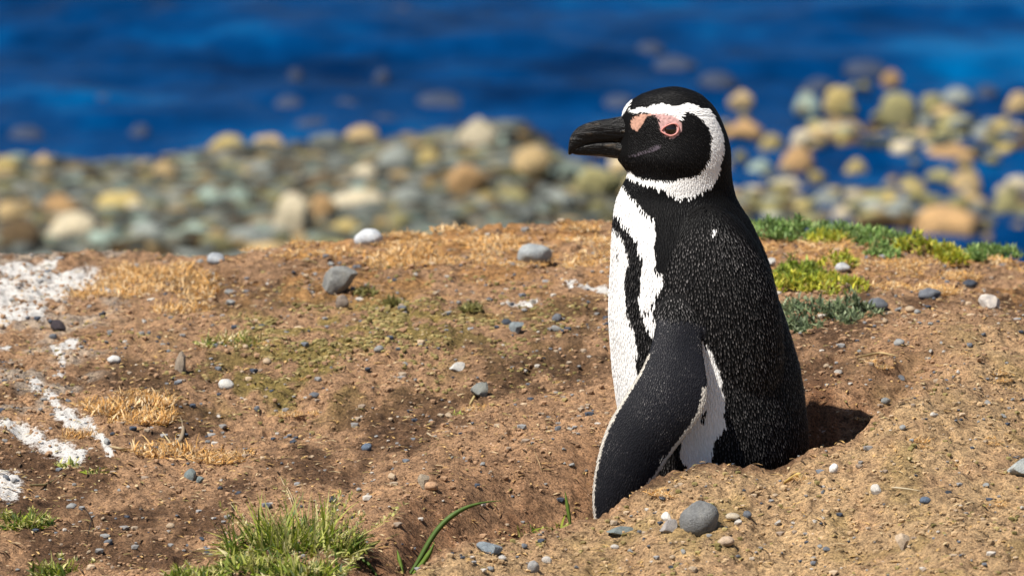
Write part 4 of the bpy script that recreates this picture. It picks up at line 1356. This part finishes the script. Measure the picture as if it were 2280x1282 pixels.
def fpt(a, b, h):
    return FP + flow * (ln * a)[:, None] + side_ * (wd * b)[:, None] + FN * (ln * h + 0.0001)[:, None]
z0 = -0.05
FVt = np.stack([fpt(0, 0, z0), fpt(.55, 1, lift * .45), fpt(.50, 0, lift * .45 + .05), fpt(.55, -1, lift * .45), fpt(1.0, .35, lift * .9), fpt(1.05, -.35, lift * .9)], 1)
fF = np.array([[0, 2, 1], [0, 3, 2], [1, 2, 4], [2, 5, 4], [2, 3, 5]])
FF = (fF[None] + (np.arange(n) * 6)[:, None, None]).reshape(-1, 3)
tipc = fcol.copy()
blk = (fcode == 0)
tl = rng.gamma(2.6, 0.032, n)
hump = np.interp(fu, [1440, 1460, 1480, 1500, 1530, 1590, 1640, 1680, 1720], [640, 620, 590, 540, 502, 484, 505, 545, 600])
zone = sstep(0, 22, fv - hump) * (1 - 0.35 * sstep(900, 1030, fv))  # feather tips paler; the shoulder's sun sparkle is painted in, unlit neck kept dark
zone = np.maximum(zone, 0.5 * (fv > 400) * inpoly(BAND, fu, fv))
tl = np.where(blk, tl * (0.06 + 0.10 * (fv < 400) + 0.94 * zone), 0)
tl = np.where(fcode == 4, rng.gamma(0.9, 0.030, n) * (1 + 1.2 * fbm(fu / 40, fv / 40, seed=77, octaves=2)).clip(.2, 3), tl)  # mottled highlights on the flipper painted into its feather tips
tipc = tipc + tl[:, None] * np.array([1.0, 0.93, 0.90])
shade = rng.uniform(.9, 1.05, n)[:, None]
fc6 = np.repeat(fcol * shade, 6, axis=0).reshape(n, 6, 3)
fc6[:, 4] = tipc; fc6[:, 5] = tipc
plume_me = mesh_np('plumage', FVt.reshape(-1, 3), FF, smooth=False)
set_col(plume_me, fc6.reshape(-1, 3))
pen('plumage', plume_me, M_feather.m, kind='stuff')

# ---- bill
def loft(rows, ncirc=28):
    """rows: (u, v_top, v_bottom, half width m, y) -> closed tube of flattened rings"""
    V = []
    ph = np.linspace(0, 2 * np.pi, ncirc, endpoint=False)
    for u, vt, vb, hw_ in rows:
        T = at_y(u, vt, np.array(0.0)); B = at_y(u, vb, np.array(0.0))
        c0 = (T + B) / 2; h = (T[2] - B[2]) / 2
        sy_ = np.sin(ph); cy_ = np.cos(ph)
        V.append(np.stack([np.full(ncirc, c0[0]), hw_ * np.sign(sy_) * np.abs(sy_) ** .85, c0[2] + h * np.sign(cy_) * np.abs(cy_) ** .9], -1))
    V = np.array(V)
    vv_, ff = close(V.reshape(-1, 3), len(rows), ncirc)
    return mesh_np('bill', vv_, ff)


def dense(rows, k=5):
    A = np.array(rows, float)
    t = np.arange(len(A)); tt = np.linspace(0, len(A) - 1, (len(A) - 1) * k + 1)
    Q = np.stack([np.interp(tt, t, A[:, i]) for i in range(A.shape[1])], -1)
    for _ in range(3):
        Q[1:-1] = (Q[:-2] + 2 * Q[1:-1] + Q[2:]) / 4
    return Q


upper = dense([(1265, 331, 342, .0010), (1266.5, 316, 345, .0030), (1270, 304, 345, .0042), (1276, 294, 341, .0052), (1287, 283, 333, .0064), (1304, 275, 325, .0074), (1330, 268, 320, .0082), (1360, 264, 319, .0088), (1388, 258, 320, .0102), (1410, 262, 322, .0125), (1432, 285, 322, .0140)])
lower = dense([(1274, 326, 342, .0030), (1282, 320, 345, .0042), (1296, 314, 346, .0052), (1315, 310, 347, .0060), (1338, 308, 348, .0068), (1362, 309, 352, .0080), (1385, 311, 354, .0098), (1410, 313, 353, .0120), (1435, 315, 348, .0135)])
bill_hi = loft(upper); bill_lo = loft(lower)
for me in (bill_hi, bill_lo):
    bmx = bmesh.new(); bmx.from_mesh(me); bmesh.ops.recalc_face_normals(bmx, faces=bmx.faces); bmx.to_mesh(me); bmx.free()
# horn plates: shallow ridges along the upper bill
co = np.empty(len(bill_hi.vertices) * 3, np.float32); bill_hi.vertices.foreach_get('co', co); co = co.reshape(-1, 3)
rd = 0.0007 * np.sin(co[:, 2] * 1500 + co[:, 0] * 160 + 2 * vnoise(co[:, 0] * 60, co[:, 2] * 200, seed=3)) * sstep(-0.085, -0.02, co[:, 0] - 0.16)
co[:, 1] += rd * np.sign(co[:, 1])
bill_hi.vertices.foreach_set('co', co.astype(np.float32).ravel()); bill_hi.update()
bill = pen('upper_bill', bill_hi, M_bill.m)
pen('lower_bill', bill_lo, M_bill.m)

# ---- eyes with bare lids
eye_c, eye_n = body_hit(1493, 288)
for s in (1, -1):
    def mir(p):
        return Vector((p[0], p[1] * s, p[2]))
    bm = bmesh.new()
    bmesh.ops.create_uvsphere(bm, u_segments=32, v_segments=20, radius=0.0082)
    me = bpy.data.meshes.new('eye'); bm.to_mesh(me); bm.free()
    me.polygons.foreach_set('use_smooth', np.ones(len(me.polygons), bool))
    ec = mir(eye_c - eye_n * 0.0058)
    me.transform(Matrix.Translation(ec))
    eye = pen('eye', me, M_eye.m)
    ring = Zp([(958, 505), (975, 480), (1000, 460), (1030, 445), (1060, 434), (1090, 434), (1112, 448), (1124, 475), (1118, 505), (1098, 530), (1065, 546), (1035, 546), (1005, 534), (980, 520)])
    R = np.array([body_hit(*q)[0][:] for q in ring]); R[:, 1] -= 0.0010
    RR = []
    for k in range(56):
        t = k / 56 * len(R); i0 = int(t); f_ = t - i0
        RR.append(R[i0 % len(R)] * (1 - f_) + R[(i0 + 1) % len(R)] * f_)
    RR = np.array(RR)
    for _ in range(3):
        RR = (np.roll(RR, 1, 0) + 2 * RR + np.roll(RR, -1, 0)) / 4
    tg = np.roll(RR, -1, 0) - np.roll(RR, 1, 0); tg /= np.linalg.norm(tg, axis=1)[:, None]
    nn = np.array(eye_n[:]); bb = np.cross(tg, nn); bb /= np.linalg.norm(bb, axis=1)[:, None]
    ph = np.linspace(0, 2 * np.pi, 10, endpoint=False)
    tube = RR[:, None] + bb[:, None] * (np.cos(ph) * 0.0008)[None, :, None] + nn[None, None] * (np.sin(ph) * 0.0009)[None, :, None]
    tube = tube.reshape(-1, 3); tube[:, 1] *= s
    f = grid_faces(56, 10, True)
    last = np.stack([55 * 10 + np.arange(10), 55 * 10 + (np.arange(10) + 1) % 10, (np.arange(10) + 1) % 10, np.arange(10)], -1)
    lid = mesh_np('eyelid', tube, np.concatenate([f, last]))
    pen('eyelid', lid, M_lid.m, parent=eye, label='pink bare eyelid ring')
print('counts', nV, n, len(ground_me.vertices), len(bpy.data.objects))
